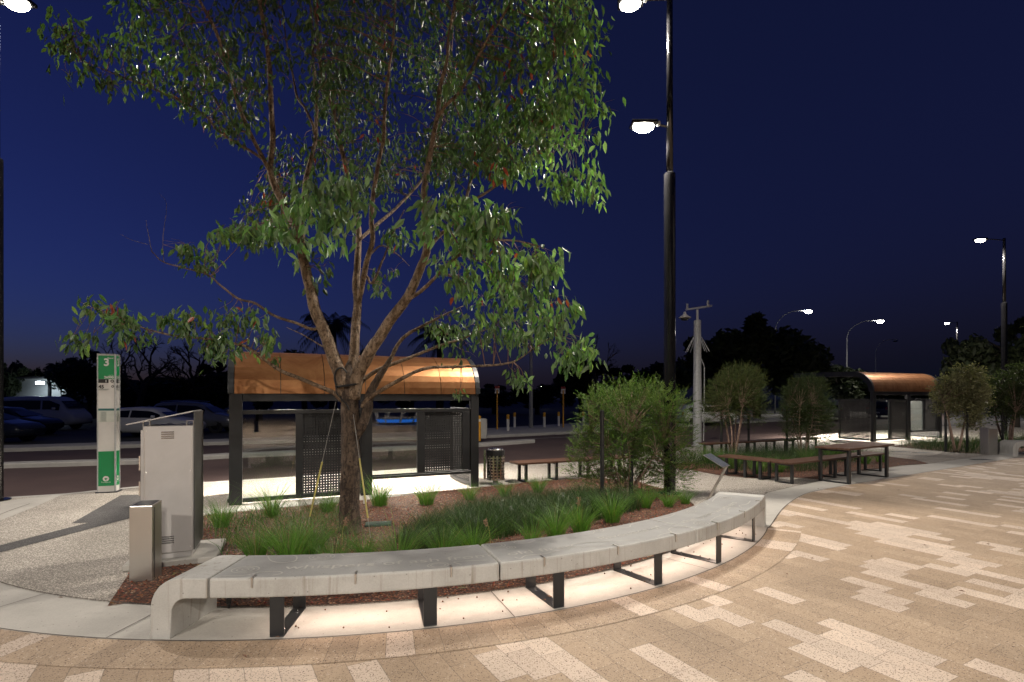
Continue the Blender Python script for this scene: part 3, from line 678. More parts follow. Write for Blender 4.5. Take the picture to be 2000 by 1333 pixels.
# ------------------------------------------------------------------ stop pylon
def pylon():
    b=P(189,964); t=thing('bus_stop_pylon','slim white and green bus stop pylon reading stand 3','sign',b,R(19)); w,d,h=.305,.22,2.6
    fr=MB(); [fr.box(x0,x1,y0,y1,.0,h) for x0,x1,y0,y1 in ((0,.02,0,.02),(w-.03,w,0,.02),(w-.02,w,d-.02,d),(0,.02,d-.02,d))]; fr.build('frame',GALV,t,bevel=.004)
    MB().box(.012,w-.012,.008,d-.008,.0,h-.003).build('body',WHITE,t)
    MB().box(.0,w,-.001,d,h,h+.012).build('cap',GALV,t)
    MB().box(-.02,w+.02,-.02,d+.02,.0,.02).build('base_plate',CHAR,t)
    for rot in (0,1):
        M=Matrix() if not rot else Matrix.Translation((w,0,0))@Matrix.Rotation(R(90),4,'Z')
        ww=w if not rot else d
        def patch(x0,x1,z0,z1,mat,name,y=.004): MB().box(x0,x1,y,.0078,z0,z1,M).build(name,mat,t)
        def txt(s,x,z,size,mat,name,al='LEFT',bold=0,y=.0015):
            vs,fs=text_mesh(s,size,al,bold); MB().add([M@Vector((x+v.x,y,z+v.y)) for v in vs],fs).build(name,mat,t)
        x0,x1=.022,ww-.032
        patch(x0,x1,2.14,h-.02,GREEN,'green_panel'); patch(x0,x1,.13,.78,GREEN,'green_panel')
        txt('3',(x0+x1)/2+.005,2.39,.19,WHITE,'stand_number','CENTER',.006)
        txt('Stand',(x1-.012),2.52,.042,WHITE,'stand_word','RIGHT',.001)
        txt('26995',x1-.004,2.152,.062,WHITE,'stop_number','RIGHT',.002); txt('Stop No.',x1-.004,2.205,.022,WHITE,'stop_word','RIGHT')
        patch(x0,x0+.14*ww/.265,2.065,2.137,INK,'black_panel',.0042); txt('1',x0+.12*ww/.265,2.08,.062,WHITE,'route_number','RIGHT',.003)
        txt('45',x0+.004,1.965,.088,INK,'route_number','LEFT',.003)
        MB().add([M@Vector((x1-.03+r_*math.cos(a*math.pi/8),.003,2.10+r_*math.sin(a*math.pi/8))) for r_ in (.028,.016) for a in range(16)],[(i,(i+1)%16,16+(i+1)%16,16+i) for i in range(16)]).build('route_symbol',INK,t)
        MB().add([M@Vector((x1-.024+r_*math.cos(a*math.pi/8),.003,2.0+r_*math.sin(a*math.pi/8))) for r_ in (.022,.012) for a in range(16)],[(i,(i+1)%16,16+(i+1)%16,16+i) for i in range(16)]).build('route_symbol',INK,t)
        ll=MB(); [ll.box(x0+.004,x0+.004+q,.004,.0078,z,z+.008,M) for q,z in ((.17,1.945),(.15,1.93))]; ll.build('fine_print',GREYINK,t)
        patch(x0,x1,1.545,1.585,TEAL,'timetable_heading'); patch(x0+.002,x1-.002,1.33,1.54,PAPER,'timetable',.0045)
        tt=MB()
        for i in range(16): tt.box(x0+.045,x0+.12,.0035,.0044,1.345+i*.0115,1.345+i*.0115+.007,M)
        for q in (.035,.125): tt.box(x0+q,x0+q+.003,.0035,.0044,1.335,1.53,M)
        tt.build('timetable_lines',GREYINK,t)
        # round swirl emblem with its name below
        lg=MB(); cx,cz,r=(x0+x1)/2-.005,.265,.05
        for a0,a1,ri in ((25,160,.30),(160,285,.42),(285,385,.36)):
            pts=[(cx+r*math.cos(R(a0+(a1-a0)*i/10)),cz+r*math.sin(R(a0+(a1-a0)*i/10))) for i in range(11)]+[(cx+r*ri*math.cos(R(a1-30-(a1-a0-26)*i/6)),cz+r*ri*math.sin(R(a1-30-(a1-a0-26)*i/6))) for i in range(7)]
            lg.add([M@Vector((p[0],.003,p[1])) for p in pts],[tuple(range(len(pts)))])
        lg.build('emblem',WHITE,t); txt('Transperth',cx,.19,.034,WHITE,'operator_name','CENTER')
pylon()
# ------------------------------------------------------------------ steel cabinet and pedestals
def cabinet():
    b=P(311,1101); d=Vector((.65,.25,0)).normalized(); rz=math.atan2(d.y,d.x)
    t=thing('electrical_cabinet','tall grey metal electrical cabinet with open sloping lid on concrete plinth','cabinet',P(279,1109),R(22)); w,dp,h=.465,.60,1.50
    pl=MB(); pl.box(-.16,w+.24,-.10,dp+.12,.0,.07); pl.build('plinth',BAND,t,bevel=.01)
    MB().box(.02,w-.02,.02,dp-.02,.0705,.13).build('base',CAB,t)
    MB().box(0,w,0,dp,.13,h-.01).build('body',CAB,t,bevel=.004)
    dr=MB(); dr.box(-.025,-.001,.02,dp-.02,.15,h-.05); dr.build('door',CAB,t,bevel=.004)
    for z in (.75,1.02): MB().box(-.045,-.0255,.03,.05,z,z+.16).build('handle',CHROME,t,bevel=.004)
    for z in (.235,1.355):
        v=MB()
        for i in range(4): v.box(.165,.285,-.012,-.0005,z+i*.022,z+i*.022+.009)
        v.build('vent',CHROME,t,bevel=.002)
    sm=MB(); sm.box(.012,.016,-.003,-.0005,.15,h-.03); sm.box(w-.016,w-.012,-.003,-.0005,.15,h-.03); [sm.lathe([(.006,0),(.006,.003),(0,.005)],8,Matrix.Translation((x,-.0005,z))@Matrix.Rotation(R(90),4,'X')) for x in (.03,w-.03) for z in (.18,.6,1.0,1.44)]; sm.build('seam',STEEL,t)
    wf=MB(); wf.box(w+.001,w+.012,.0,dp,.14,h+.145); wf.build('side_screen',CHAR if False else noisy('dark_zinc',(.10,.10,.10),(.14,.14,.135),3,.5,.5),t,bevel=.004)
    lid=MB(); M=Matrix.Translation((-.15,0,h+.005))@Matrix.Rotation(R(-12.5),4,'Y'); lid.box(0,.625,0,dp,0,.012,M); lid.build('lid',CAB,t)
    br=MB()
    for x in (.0,w-.065): br.box(x,x+.004,-.001,.03,h-.01,h+.045); br.box(x+.0605,x+.0645,-.001,.03,h-.01,h+.045); br.box(x+.0041,x+.0604,-.001,.03,h+.041,h+.045)
    br.build('lid_bracket',STEEL,t)
    return t
cabinet()
def pedestal(label,loc,rz,w,d,h,mat=STEEL,slope=.02):
    t=thing('steel_pedestal',label,'bollard',loc,rz,'square stainless steel pedestals')
    MB().add([(0,0,0),(w,0,0),(w,d,0),(0,d,0),(0,0,h),(w,0,h),(w,d,h+slope),(0,d,h+slope)],[(0,3,2,1),(4,5,6,7),(0,1,5,4),(1,2,6,5),(2,3,7,6),(3,0,4,7)]).build('body',mat,t,bevel=.006,seg=2)
    MB().add([(.012,.012,h+.003),(w-.012,.012,h+.003),(w-.012,d-.012,h+slope+.002),(.012,d-.012,h+slope+.002)],[(0,1,2,3)]).build('top_plate',CHAR,t)
    MB().box(w+.0005,w+.004,d*.2,d*.22,.03,h-.02).build('door_gap',CHAR,t)
    return t
pedestal('brushed stainless steel pedestal in front of the grey electrical cabinet',P(252,1139),R(10),.205,.20,.74)
pedestal('stainless steel pedestal beside the cut off concrete bench on the right',P(1931,889),R(8),.33,.28,.82)
# ------------------------------------------------------------------ interpretive sign
def info_sign():
    t=thing('information_sign','leaning steel information sign with dark angled panel behind the curved bench','sign',P(1377,986),R(-40))
    # bent plate: leaning post and tilted panel
    MB().loft([[Vector((x,y,z)) for x,y,z in ((-.0,-.07,0),(.012,-.07,0),(.012,.07,0),(.0,.07,0))],[Vector((x+.34,y,.66)) for x,y in ((0,-.07),(.012,-.07),(.012,.07),(0,.07))]]).build('post',STEEL,t)
    M=Matrix.Translation((.34,0,.665))@Matrix.Rotation(R(29),4,'Y')
    MB().box(-.36,.012,-.17,.17,0,.012,M).build('panel',STEEL,t,bevel=.003); MB().box(-.35,.0,-.16,.16,.0125,.015,M).build('panel_face',noisy('sign_print',(.02,.025,.04),(.12,.13,.15),25,.3),t)
info_sign()
# ------------------------------------------------------------------ camera pole
def cctv():
    t=thing('camera_pole','grey steel camera pole with white dome behind the feathery shrub','pole',P(1362,872)); s=20.7/1050
    MB().lathe([(.22,0),(.22,.03),(.155,.031),(.15,2.0),(.125,4.6),(.10,4.62)],14).build('column',GALV,t)
    MB().tube([(0,0,4.6),(0,0,5.0)],.045,10).build('neck',GALV,t)
    MB().bar((-.42,0,5.0),(.56,.1,5.16),.05,.06).build('crossarm',GALV,t)
    for x,z in ((-.36,5.02),(.40,5.14)): MB().tube([(x,0.03,z),(x,.03,z+.2)],.04,10).build('stub',GALV,t)
    dm=MB(); dm.lathe([(.03,4.93),(.05,4.88),(.06,4.84),(.14,4.76),(.22,4.72),(.22,4.70),(.15,4.695)],18,Matrix.Translation((-.46,0,0))); d=dm.build('dome_housing',WHITE,t,smooth=True)
    MB().lathe([(.145,4.695),(.14,4.65),(.10,4.61),(0,4.595)],16,Matrix.Translation((-.46,0,0))).build('dome',BLACK,t,smooth=True)
    for a in range(8):
        x=math.cos(a*math.pi/4+.3); y=math.sin(a*math.pi/4+.3); MB().tube([(x*.14,y*.14,4.0),(x*.42,y*.42,3.45)],.011,6).build('spike',GALV,t)
    MB().tube([(.13,-.05,3.2),(.24,-.05,2.9),(.23,-.05,1.3),(.21,-.05,.2)],.018,8).build('conduit',GALV,t)
cctv()
# ------------------------------------------------------------------ bollards and signs on the verge
def verge():
    pb=None
    for px,py,lab in ((992,842,'leftmost'),(1005,835,'second'),(1063,835,'middle'),(1091,833,'fourth'),(1139,832,'rightmost, half hidden')):
        p=P(px,py)
        if pb is None:
            pb=thing('bollard','x','bollard',p,0,'white bollards with yellow tops on the verge')
            MB().lathe([(.075,0),(.075,.62),(.07,.63)],12).build('post',WHITE,pb); MB().lathe([(.08,.63),(.08,.86),(.06,.885),(0,.89)],12).build('cap',YELLOW,pb); o=pb
        else: o=dup(pb,p)
        o['label']='white bollard with yellow top across the road, %s in its row'%lab
    q=thing('bollard','thick yellow bollard beside the grey concrete block across the road','bollard',P(936,862)); MB().lathe([(.07,0),(.07,1.0),(.05,1.04),(0,1.05)],12).build('post',YELLOW,q); MB().lathe([(.074,.8),(.074,.9)],12).build('reflector',WHITE,q)
    q=thing('concrete_block','grey concrete block standing on the verge right of the near shelter','block',P(940,857)); MB().box(-.25,.25,-.2,.2,0,.85).build('body',KERB,q,bevel=.03); MB().box(-.2,.2,-.15,.15,.8501,.87).build('cap',KERB,q)
    s=None
    for px,py,lab in ((971,839,'left of the grey pole'),(1100,835,'right of the grey pole')):
        if s is None:
            s=thing('bus_sign','x','sign',P(px,py),0,'thin yellow sign posts across the road'); MB().lathe([(.045,0),(.045,2.2)],10).build('post',YELLOW,s)
            MB().box(-.13,.13,-.02,.02,2.0,2.28).build('plate',WHITE,s,bevel=.005); MB().box(-.13,.13,-.023,.02,2.281,2.42).build('header_plate',REDP,s); o=s
        else: o=dup(s,P(px,py))
        o['label']='yellow sign post with red and white plate, '+lab
    q=thing('drain_channel','dark slot drain crossing the pale path right of the table','drain',P(1735,887)); d=P(1905,897.5)-P(1735,887); q.rotation_euler.z=math.atan2(d.y,d.x); MB().box(0,d.length,-.03,.03,0,.007).build('grate',CHAR,q); MB().box(0,d.length,-.045,-.031,0,.006).build('edge',KERB,q)
    for (px,py,l_) in ((1748,883.5,'left one of the two on the pale path'),(1792,885.5,'right one of the two on the pale path'),(1906,899.5,'on the concrete band near the steel pedestal')):
        q=thing('drain_cover','flat dark rectangular drain cover, '+l_,'drain cover',P(px,py),R(4),'flat drain covers'); MB().box(0,.52,0,.22,0,.008).build('plate',CHAR,q); MB().box(-.02,.54,-.02,-.001,0,.007).build('frame',GALV,q)
    q=thing('valve_lid','flat dark green valve box lid in the gravel beside the tree','lid',P(712,1032),R(12)); MB().box(0,.36,0,.24,0,.035).build('cover',PLASTIC,q,bevel=.01); MB().box(.15,.21,.1,.14,.0351,.04).build('finger_hole',BLACK,q)
    q=thing('garden_light','small black spike light on the gravel under the left bench end','garden light',P(447,1189)); MB().lathe([(.012,0),(.012,.04),(.02,.045),(.024,.09),(.0,.095)],10).build('body',BLACK,q); MB().lathe([(.02,.0955),(.018,.099),(0,.1)],10).build('visor',RUBBER,q)
    q=thing('pipe_stub','short pale pipe stub at the foot of the shelter post right of the trunk','pipe',P(713,985)); MB().lathe([(.03,0),(.03,.12)],10).build('pipe',WHITE,q); MB().lathe([(.034,.1201),(.034,.14),(0,.145)],10).build('cap',WHITE,q)
verge()
# ------------------------------------------------------------------ stakes
def stake(label,px,py,top):
    b=P(px,py); h=(py-top)/(py-YH)*H
    t=thing('plant_stake',label,'stake',b,0,'black stakes beside the young shrubs'); MB().lathe([(.036,-.02),(.036,h),(.03,h+.01),(0,h+.012)],10).build('post',BLACK,t)
    MB().lathe([(.04,h*.62),(.04,h*.64)],10).build('tie',RUBBER,t)
for a in (('black stake at the left side of the big feathery shrub',1176,984,803),('black stake at the right side of the big feathery shrub',1233,968,870),('black stake left of the second shrub, beside the camera pole',1409,893,795),('black stake right of the second shrub',1462,891,808),
          ('black stake left of the third shrub',1537,888,793),('black stake right of the third shrub',1577,884,830),('black stake left of the pale leaved shrub',1847,883,800),('black stake right of the pale leaved shrub',1889,884,800),('black stake against the dark tree at the far right',1958,880,790)): stake(*a)
# ------------------------------------------------------------------ gum tree
TY=7.16
def T(px,py,d=0): return W(px,py,TY+d)
def gum():
    root=P(684,1041); t=thing('gum_tree','tall multi stemmed gum tree standing in the bed behind the curved bench','tree',root)
    off=-root
    wood=[]   # (point, radius) for twigs to attach to
    def limb(pts,rads,name='branch',mat=BARK,n=10,sub=6):
        p3=[T(a,b,d) for a,b,d in pts]; rads=[x*.87 for x in rads]; q=catmull(p3,sub); m=len(p3)-1
        rr=[]
        for i in range(len(q)):
            f=i/sub; k=min(int(f),m-1); rr.append(rads[k]+(rads[k+1]-rads[k])*(f-k))
        for i in range(1,len(q)-1):
            q[i]=q[i]+Vector((noise.noise(q[i]*3),noise.noise(q[i]*3+Vector((9,0,0))),0))*min(.02,rr[i]*.3)
        for p,r in zip(q,rr): wood.append((p,r))
        mb=MB(); vs0=len(mb.v); mb.tube([p+off for p in q],rr,n)
        # knobbly bark
        mb.v=[tuple(Vector(v)+Vector(v).normalized()*0+ (Vector((noise.noise(Vector(v)*14),noise.noise(Vector(v)*14+Vector((5,3,1))),0))*(.012 if mat is BARKD else .006))) for v in mb.v]
        return mb.build(name,mat,t,smooth=True)
    limb([(684,1052,0),(684,1025,0),(683,990,0),(684,940,0),(685,880,0),(684,830,0),(683,790,0),(681,758,.01),(682,728,.03),(684,705,.04)],[.20,.165,.148,.142,.138,.132,.130,.13,.09,.03],'trunk',BARKD,18)
    limb([(682,905,.02),(692,862,.02),(706,832,.02),(718,800,.05),(722,772,.08),(738,740,.13),(764,700,.2)],[.05,.07,.078,.076,.066,.046,.036],'trunk',BARKD,14)
    limb([(676,775,0),(668,745,-.02),(655,705,-.03),(636,655,-.05),(616,605,-.05),(600,545,-.05),(586,480,0),(572,425,.05),(555,403,.05),(529,342,.1),(532,274,.1),(529,194,.15),(523,97,.2),(508,10,.2),(500,-90,.2),(490,-200,.2)],[.10,.105,.098,.09,.084,.078,.066,.055,.05,.045,.042,.038,.033,.028,.02,.01],n=12)
    limb([(538,362,.1),(526,335,.05),(494,271,-.1),(468,213,-.2),(448,139,-.3),(423,65,-.4),(387,-5,-.5),(350,-90,-.6)],[.035,.034,.03,.028,.026,.023,.02,.01])
    limb([(520,318,0),(497,300,-.1),(432,261,-.3),(400,226,-.4),(350,196,-.5),(300,174,-.6),(232,148,-.8),(161,119,-1.0)],[.02,.02,.018,.016,.014,.012,.009,.005],n=7)
    limb([(492,262,-.1),(455,245,0),(410,180,.2),(380,110,.4),(340,40,.6)],[.018,.016,.014,.011,.006],n=7)
    limb([(529,200,.15),(505,180,.4),(468,152,.6),(430,120,.8),(390,60,1.0)],[.02,.018,.016,.012,.008],n=7)
    limb([(592,520,-.02),(590,440,.2),(597,355,.5),(609,306,.6),(616,272,.7),(618,204,.8),(613,136,.9),(608,40,1.0),(600,-80,1.1)],[.05,.045,.042,.038,.034,.03,.026,.02,.01])
    limb([(614,262,.7),(611,245,.7),(596,212,.75),(580,187,.8),(567,119,.9),(556,60,1.0),(548,-30,1.1)],[.024,.024,.022,.02,.016,.012,.007],n=8)
    limb([(686,760,.02),(690,710,.08),(694,650,.15),(698,598,.2),(696,550,.22),(699,500,.25),(700,450,.3),(690,400,.35),(675,326,.4),(665,282,.4),(655,231,.45),(638,177,.5),(625,122,.5),(619,68,.5),(613,0,.5),(606,-120,.5)],[.085,.078,.07,.064,.058,.05,.045,.042,.04,.036,.032,.029,.026,.022,.018,.009],n=11)
    limb([(698,600,.2),(706,564,.15),(716,513,.1),(727,472,.05),(725,428,0),(731,370,-.05),(740,316,-.1),(750,265,-.1),(751,221,-.15),(760,136,-.2),(767,88,-.2),(774,-20,-.2)],[.045,.045,.042,.04,.037,.034,.031,.028,.025,.02,.016,.01])
    limb([(690,778,-.03),(700,735,-.06),(722,688,-.12),(744,656,-.18),(764,622,-.22),(798,578,-.3),(818,530,-.35),(832,490,-.4),(832,445,-.4),(827,394,-.4),(829,365,-.4),(836,320,-.4),(846,272,-.4),(855,221,-.4),(859,170,-.4),(873,119,-.4),(877,68,-.4),(889,0,-.4),(900,-120,-.4)],[.10,.096,.088,.08,.075,.068,.062,.056,.052,.048,.044,.04,.037,.033,.029,.025,.021,.017,.009],n=12)
    limb([(853,235,-.4),(870,207,-.45),(900,177,-.5),(927,126,-.6),(951,78,-.7),(985,27,-.8),(1030,-50,-.9)],[.026,.026,.024,.021,.018,.014,.008],n=8)
    limb([(800,585,-.3),(826,566,-.45),(852,540,-.6),(886,506,-.8),(944,474,-1.0),(1000,470,-1.1),(1050,480,-1.2)],[.026,.026,.023,.02,.016,.012,.006],n=8)
    limb([(826,505,-.4),(850,470,-.2),(900,420,0),(912,385,.1),(927,333,.2),(968,300,.3),(1010,270,.4),(1050,200,.4),(1080,120,.4)],[.03,.03,.028,.026,.023,.02,.017,.013,.007],n=8)
    limb([(912,398,.1),(960,370,.1),(1010,330,0),(1036,306,0),(1090,280,-.2),(1140,260,-.3)],[.02,.018,.016,.014,.01,.005],n=7)
    limb([(728,765,.12),(735,752,.14),(764,700,.2),(778,673,.25),(798,652,.3),(849,625,.4),(866,616,.45),(905,598,.6)],[.04,.038,.034,.03,.026,.02,.017,.009],n=9)
    limb([(706,795,.05),(723,776,0),(781,742,-.1),(832,720,-.2),(900,717,-.3),(992,710,-.5),(1036,686,-.6),(1084,655,-.7)],[.034,.033,.028,.024,.019,.014,.010,.005],n=9)
    limb([(694,770,0),(703,750,.1),(737,724,.2),(798,700,.3),(866,673,.4),(900,663,.5),(960,640,.6)],[.036,.036,.032,.026,.02,.015,.008],n=9)
    limb([(668,784,0),(652,768,-.1),(628,757,-.15),(580,737,-.3),(544,722,-.35),(490,683,-.5),(469,674,-.55),(400,662,-.7),(340,656,-.8),(280,641,-.9),(235,620,-1.0),(180,600,-1.1)],[.034,.034,.031,.028,.025,.022,.019,.016,.013,.010,.008,.004],n=9)
    limb([(628,640,-.05),(607,643,-.1),(580,632,-.15),(535,617,-.3),(499,593,-.4),(466,584,-.5),(430,557,-.6),(406,537,-.7),(361,524,-.8),(319,512,-.9),(295,490,-1.0)],[.024,.023,.021,.019,.017,.015,.013,.011,.009,.007,.004],n=8)
    limb([(298,495,-1.0),(290,460,-1.0),(285,430,-1.0)],[.004,.003,.0015],n=5); limb([(320,512,-.9),(318,470,-.85),(325,400,-.8),(312,380,-.8)],[.004,.003,.002,.001],n=5); limb([(290,478,-1),(260,470,-1),(235,458,-1.05)],[.003,.002,.001],n=5)
    limb([(636,680,-.03),(625,674,-.06),(589,653,-.15),(560,640,-.2)],[.012,.011,.008,.004],n=6)
    limb([(716,540,.1),(727,552,.05),(750,503,0),(768,455,0),(790,410,-.1)],[.02,.02,.016,.011,.006],n=7); limb([(722,500,.1),(745,480,.2),(778,499,.3),(800,520,.4)],[.014,.012,.009,.004],n=6)
    limb([(700,470,.25),(735,440,.5),(780,400,.8),(830,340,1.1),(860,250,1.3),(880,120,1.4),(890,-20,1.5)],[.03,.028,.025,.022,.018,.012,.007],n=8)
    limb([(590,470,0),(570,440,.4),(550,400,.8),(540,350,1.2),(520,330,1.4)],[.03,.026,.02,.015,.008],n=7)
    limb([(585,470,0),(560,450,-.2),(600,420,-.5),(630,395,-.8)],[.016,.014,.011,.006],n=6)
    # ---- leaves
    lv=MB(); tw=MB()
    def leaf(p,dirv,L,wd,c):
        d=dirv.normalized(); s=d.cross(Vector((rnd.uniform(-1,1),rnd.uniform(-1,1),rnd.uniform(-.3,.3))))
        if s.length<1e-3: return
        s.normalize(); nrm=d.cross(s); f=nrm*wd*.22; cv=nrm*L*rnd.uniform(-.12,.12)
        lv.col=c
        a=p; l1=p+d*L*.3+s*wd*.5+f+cv*.5; l2=p+d*L*.62+s*wd*.42+f+cv; tip=p+d*L+cv*.6; r1=p+d*L*.3-s*wd*.5+f+cv*.5; r2=p+d*L*.62-s*wd*.42+f+cv
        lv.add([a,l1,l2,tip,r2,r1],[(0,3,2,1),(0,5,4,3)])
    def cluster(px,py,d,n,rad,L,tone):
        c=T(px,py,d)+off
        # twig from nearest wood
        cw=c-off; best=min(wood,key=lambda w_:(w_[0]-cw).length_squared+(.15 if w_[1]>.06 else 0)); a=best[0]+off
        dist=(a-c).length
        if dist>.05 and dist<2.4:
            mid=a.lerp(c,.55)+Vector((rnd.uniform(-.08,.08),rnd.uniform(-.08,.08),.10*min(1,dist)))
            r0=min(best[1]*.5,.004+.004*dist); tw.tube(catmull([a,mid,c],4),[r0+(.0018-r0)*i/8 for i in range(9)],5,False)
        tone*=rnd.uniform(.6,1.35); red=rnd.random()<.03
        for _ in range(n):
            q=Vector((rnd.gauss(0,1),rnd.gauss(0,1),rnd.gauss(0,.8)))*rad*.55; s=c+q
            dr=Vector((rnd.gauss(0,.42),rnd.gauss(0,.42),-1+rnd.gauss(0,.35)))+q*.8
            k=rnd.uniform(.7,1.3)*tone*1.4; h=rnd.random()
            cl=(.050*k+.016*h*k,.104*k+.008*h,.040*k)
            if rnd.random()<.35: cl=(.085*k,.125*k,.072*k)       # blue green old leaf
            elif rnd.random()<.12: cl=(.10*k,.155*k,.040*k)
            if red and rnd.random()<.22 or rnd.random()<.003: cl=(.30,.055,.03)
            l=L*1.12*rnd.uniform(.7,1.2); leaf(s,dr,l,l*rnd.uniform(.28,.42),cl)
        if rnd.random()<.5:
            for _ in range(3):
                e=c+Vector((rnd.gauss(0,1),rnd.gauss(0,1),rnd.gauss(0,.8)))*rad*.6; tw.tube([c,c.lerp(e,.5)+Vector((0,0,.03)),e],[.0022,.0018,.001],4,False)
    def region(poly,num,d0,d1,n,rad,L,tone):  # tone puts how lit each area is into its leaf colour
        vs=[Vector((a,b,0)) for a,b in poly]
        for _ in range(num):
            x,y=sample(vs); cluster(x,y,rnd.uniform(d0,d1),int(n*1.1*rnd.uniform(.7,1.3)),rad*rnd.uniform(.8,1.25),L,tone)
    # upper left sprays
    region([(112,45),(160,35),(185,100),(150,165),(115,150),(125,90)],13,-1.2,-.7,13,.17,.10,.8)
    region([(185,70),(250,90),(300,150),(270,180),(215,185),(180,140)],14,-1.1,-.5,13,.17,.10,.8)
    region([(230,-30),(330,-30),(420,60),(500,130),(520,200),(470,270),(420,235),(340,190),(270,120)],72,-.9,.8,17,.2,.10,.85)
    region([(340,170),(430,190),(490,255),(440,260),(360,220)],14,-.7,0,12,.16,.10,.8)
    region([(400,-60),(560,-60),(560,180),(520,190),(440,100)],38,-.2,1.2,18,.2,.10,.85)
    # dense centre and top
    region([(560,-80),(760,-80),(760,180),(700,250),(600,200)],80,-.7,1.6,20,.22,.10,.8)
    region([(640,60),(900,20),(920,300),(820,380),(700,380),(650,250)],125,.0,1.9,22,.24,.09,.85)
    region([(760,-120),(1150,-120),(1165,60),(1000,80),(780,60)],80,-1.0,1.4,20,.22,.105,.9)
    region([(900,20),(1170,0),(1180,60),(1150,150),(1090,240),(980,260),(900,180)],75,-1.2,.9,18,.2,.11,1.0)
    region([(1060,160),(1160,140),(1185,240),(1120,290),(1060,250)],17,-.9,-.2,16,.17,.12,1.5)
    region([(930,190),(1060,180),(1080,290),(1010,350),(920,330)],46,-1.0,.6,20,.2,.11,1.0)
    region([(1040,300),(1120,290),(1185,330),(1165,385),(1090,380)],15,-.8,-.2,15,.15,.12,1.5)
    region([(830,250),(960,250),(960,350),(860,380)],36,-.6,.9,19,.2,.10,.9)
    region([(560,250),(650,270),(640,340),(580,330)],8,.6,1.4,16,.2,.10,.7)
    # dark clump behind the left stem
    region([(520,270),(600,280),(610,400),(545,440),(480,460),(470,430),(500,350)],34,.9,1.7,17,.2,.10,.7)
    # near clumps, front lamp light painted in as brighter leaf colour
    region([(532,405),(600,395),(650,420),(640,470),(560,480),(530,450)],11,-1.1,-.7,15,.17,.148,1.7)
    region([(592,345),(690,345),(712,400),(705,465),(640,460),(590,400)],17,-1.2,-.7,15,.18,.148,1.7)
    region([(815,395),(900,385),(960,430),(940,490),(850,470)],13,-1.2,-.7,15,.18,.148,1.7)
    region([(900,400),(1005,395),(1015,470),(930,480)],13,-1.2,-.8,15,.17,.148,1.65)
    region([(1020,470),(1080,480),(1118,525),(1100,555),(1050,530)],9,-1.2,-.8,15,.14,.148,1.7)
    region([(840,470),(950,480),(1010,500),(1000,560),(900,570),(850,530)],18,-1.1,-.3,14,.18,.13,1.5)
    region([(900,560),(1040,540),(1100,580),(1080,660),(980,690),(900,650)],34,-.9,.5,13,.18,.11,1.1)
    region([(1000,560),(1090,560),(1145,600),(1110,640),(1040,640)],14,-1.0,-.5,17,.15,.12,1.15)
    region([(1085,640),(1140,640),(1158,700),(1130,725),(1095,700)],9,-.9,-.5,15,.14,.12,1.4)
    region([(860,590),(960,600),(960,690),(880,690),(830,640)],20,0,.9,13,.17,.10,.8)
    region([(990,715),(1030,715),(1032,750),(1005,745)],4,-.5,-.4,13,.10,.10,1.1)
    region([(884,752),(900,752),(900,775),(884,772)],2,-.3,-.25,7,.06,.08,1)
    region([(740,440),(800,440),(800,480),(740,480)],5,-.1,.2,14,.13,.11,1)
    region([(720,530),(790,530),(790,570),(720,570)],5,.2,.5,11,.12,.10,.8)
    region([(560,440),(640,450),(640,560),(590,560)],8,-.3,.2,11,.13,.11,1)
    # left sprays
    region([(300,455),(350,450),(440,470),(500,470),(520,450),(480,440),(440,450)],14,-.95,-.6,13,.12,.11,1.15)
    region([(350,470),(430,490),(425,530),(370,520)],8,-.85,-.6,12,.11,.11,1.05)
    region([(440,440),(560,440),(560,470),(480,480)],8,-.5,.2,12,.14,.10,.9)
    region([(140,592),(240,600),(262,632),(235,648),(150,655),(130,640)],14,-1.15,-.85,13,.13,.11,1.1)
    region([(128,640),(168,650),(165,675),(140,680)],3,-1.1,-1,10,.1,.115,1.1)
    region([(310,600),(370,605),(380,660),(320,650)],7,-.9,-.7,14,.11,.11,1.0)
    region([(400,600),(500,590),(550,650),(540,690),(440,690),(400,640)],18,-.7,-.3,11,.15,.105,.95)
    region([(400,650),(450,650),(445,705),(410,700)],7,-.75,-.6,16,.11,.11,1.0)
    region([(225,640),(330,650),(310,670),(240,665)],4,-.95,-.85,8,.1,.11,1.0)
    region([(530,690),(545,690),(540,720),(528,715)],2,-.35,-.3,6,.06,.1,1.0)
    lv.build('foliage',LEAF,t,fix=False); tw.build('twigs',TWIG,t,smooth=True,fix=False)
    return t
gum()
def guy(label,pts,cut):
    p=[Vector(q) for q in pts]; t=thing('guy_wire',label,'guy wire',p[-1],0,'tree guy wires with yellow sleeves'); o=p[-1]
    MB().tube([q-o for q in p],.004,6).build('wire',WIRE,t); a=p[0].lerp(p[-1],cut[0]); b=p[0].lerp(p[-1],cut[1]); MB().tube([a-o,b-o],.011,8).build('sleeve',SLEEVE,t)
guy('thin guy wire with yellow sleeve left of the gum trunk',[T(656,785,-.05),P(598,1040,.01)],(.46,.88))
guy('thin guy wire with yellow sleeve right of the gum trunk',[T(690,810,-.15),P(724,1052,.01)],(.36,.84))
def strap():
    c=T(682,752); t=thing('rubber_strap','black rubber strap looped round the gum trunk below its fork','strap',c)
    pts=[Vector((.17*math.cos(a*math.pi/10),.17*math.sin(a*math.pi/10),.03*math.sin(a*math.pi/10*1+1))) for a in range(21)]
    MB().tube(pts,.014,7).build('loop',RUBBER,t)
    MB().tube(catmull([(-.13,-.13,-.02),(-.155,-.12,.1),(-.11,-.15,.2),(-.03,-.17,.21),(.02,-.16,.15)],5),.012,7).build('tail',RUBBER,t)
    MB().tube(catmull([(-.13,-.14,.0),(-.11,-.16,-.12),(.02,-.18,-.26),(.05,-.17,-.33)],5),.009,7).build('tail',RUBBER,t)
strap()
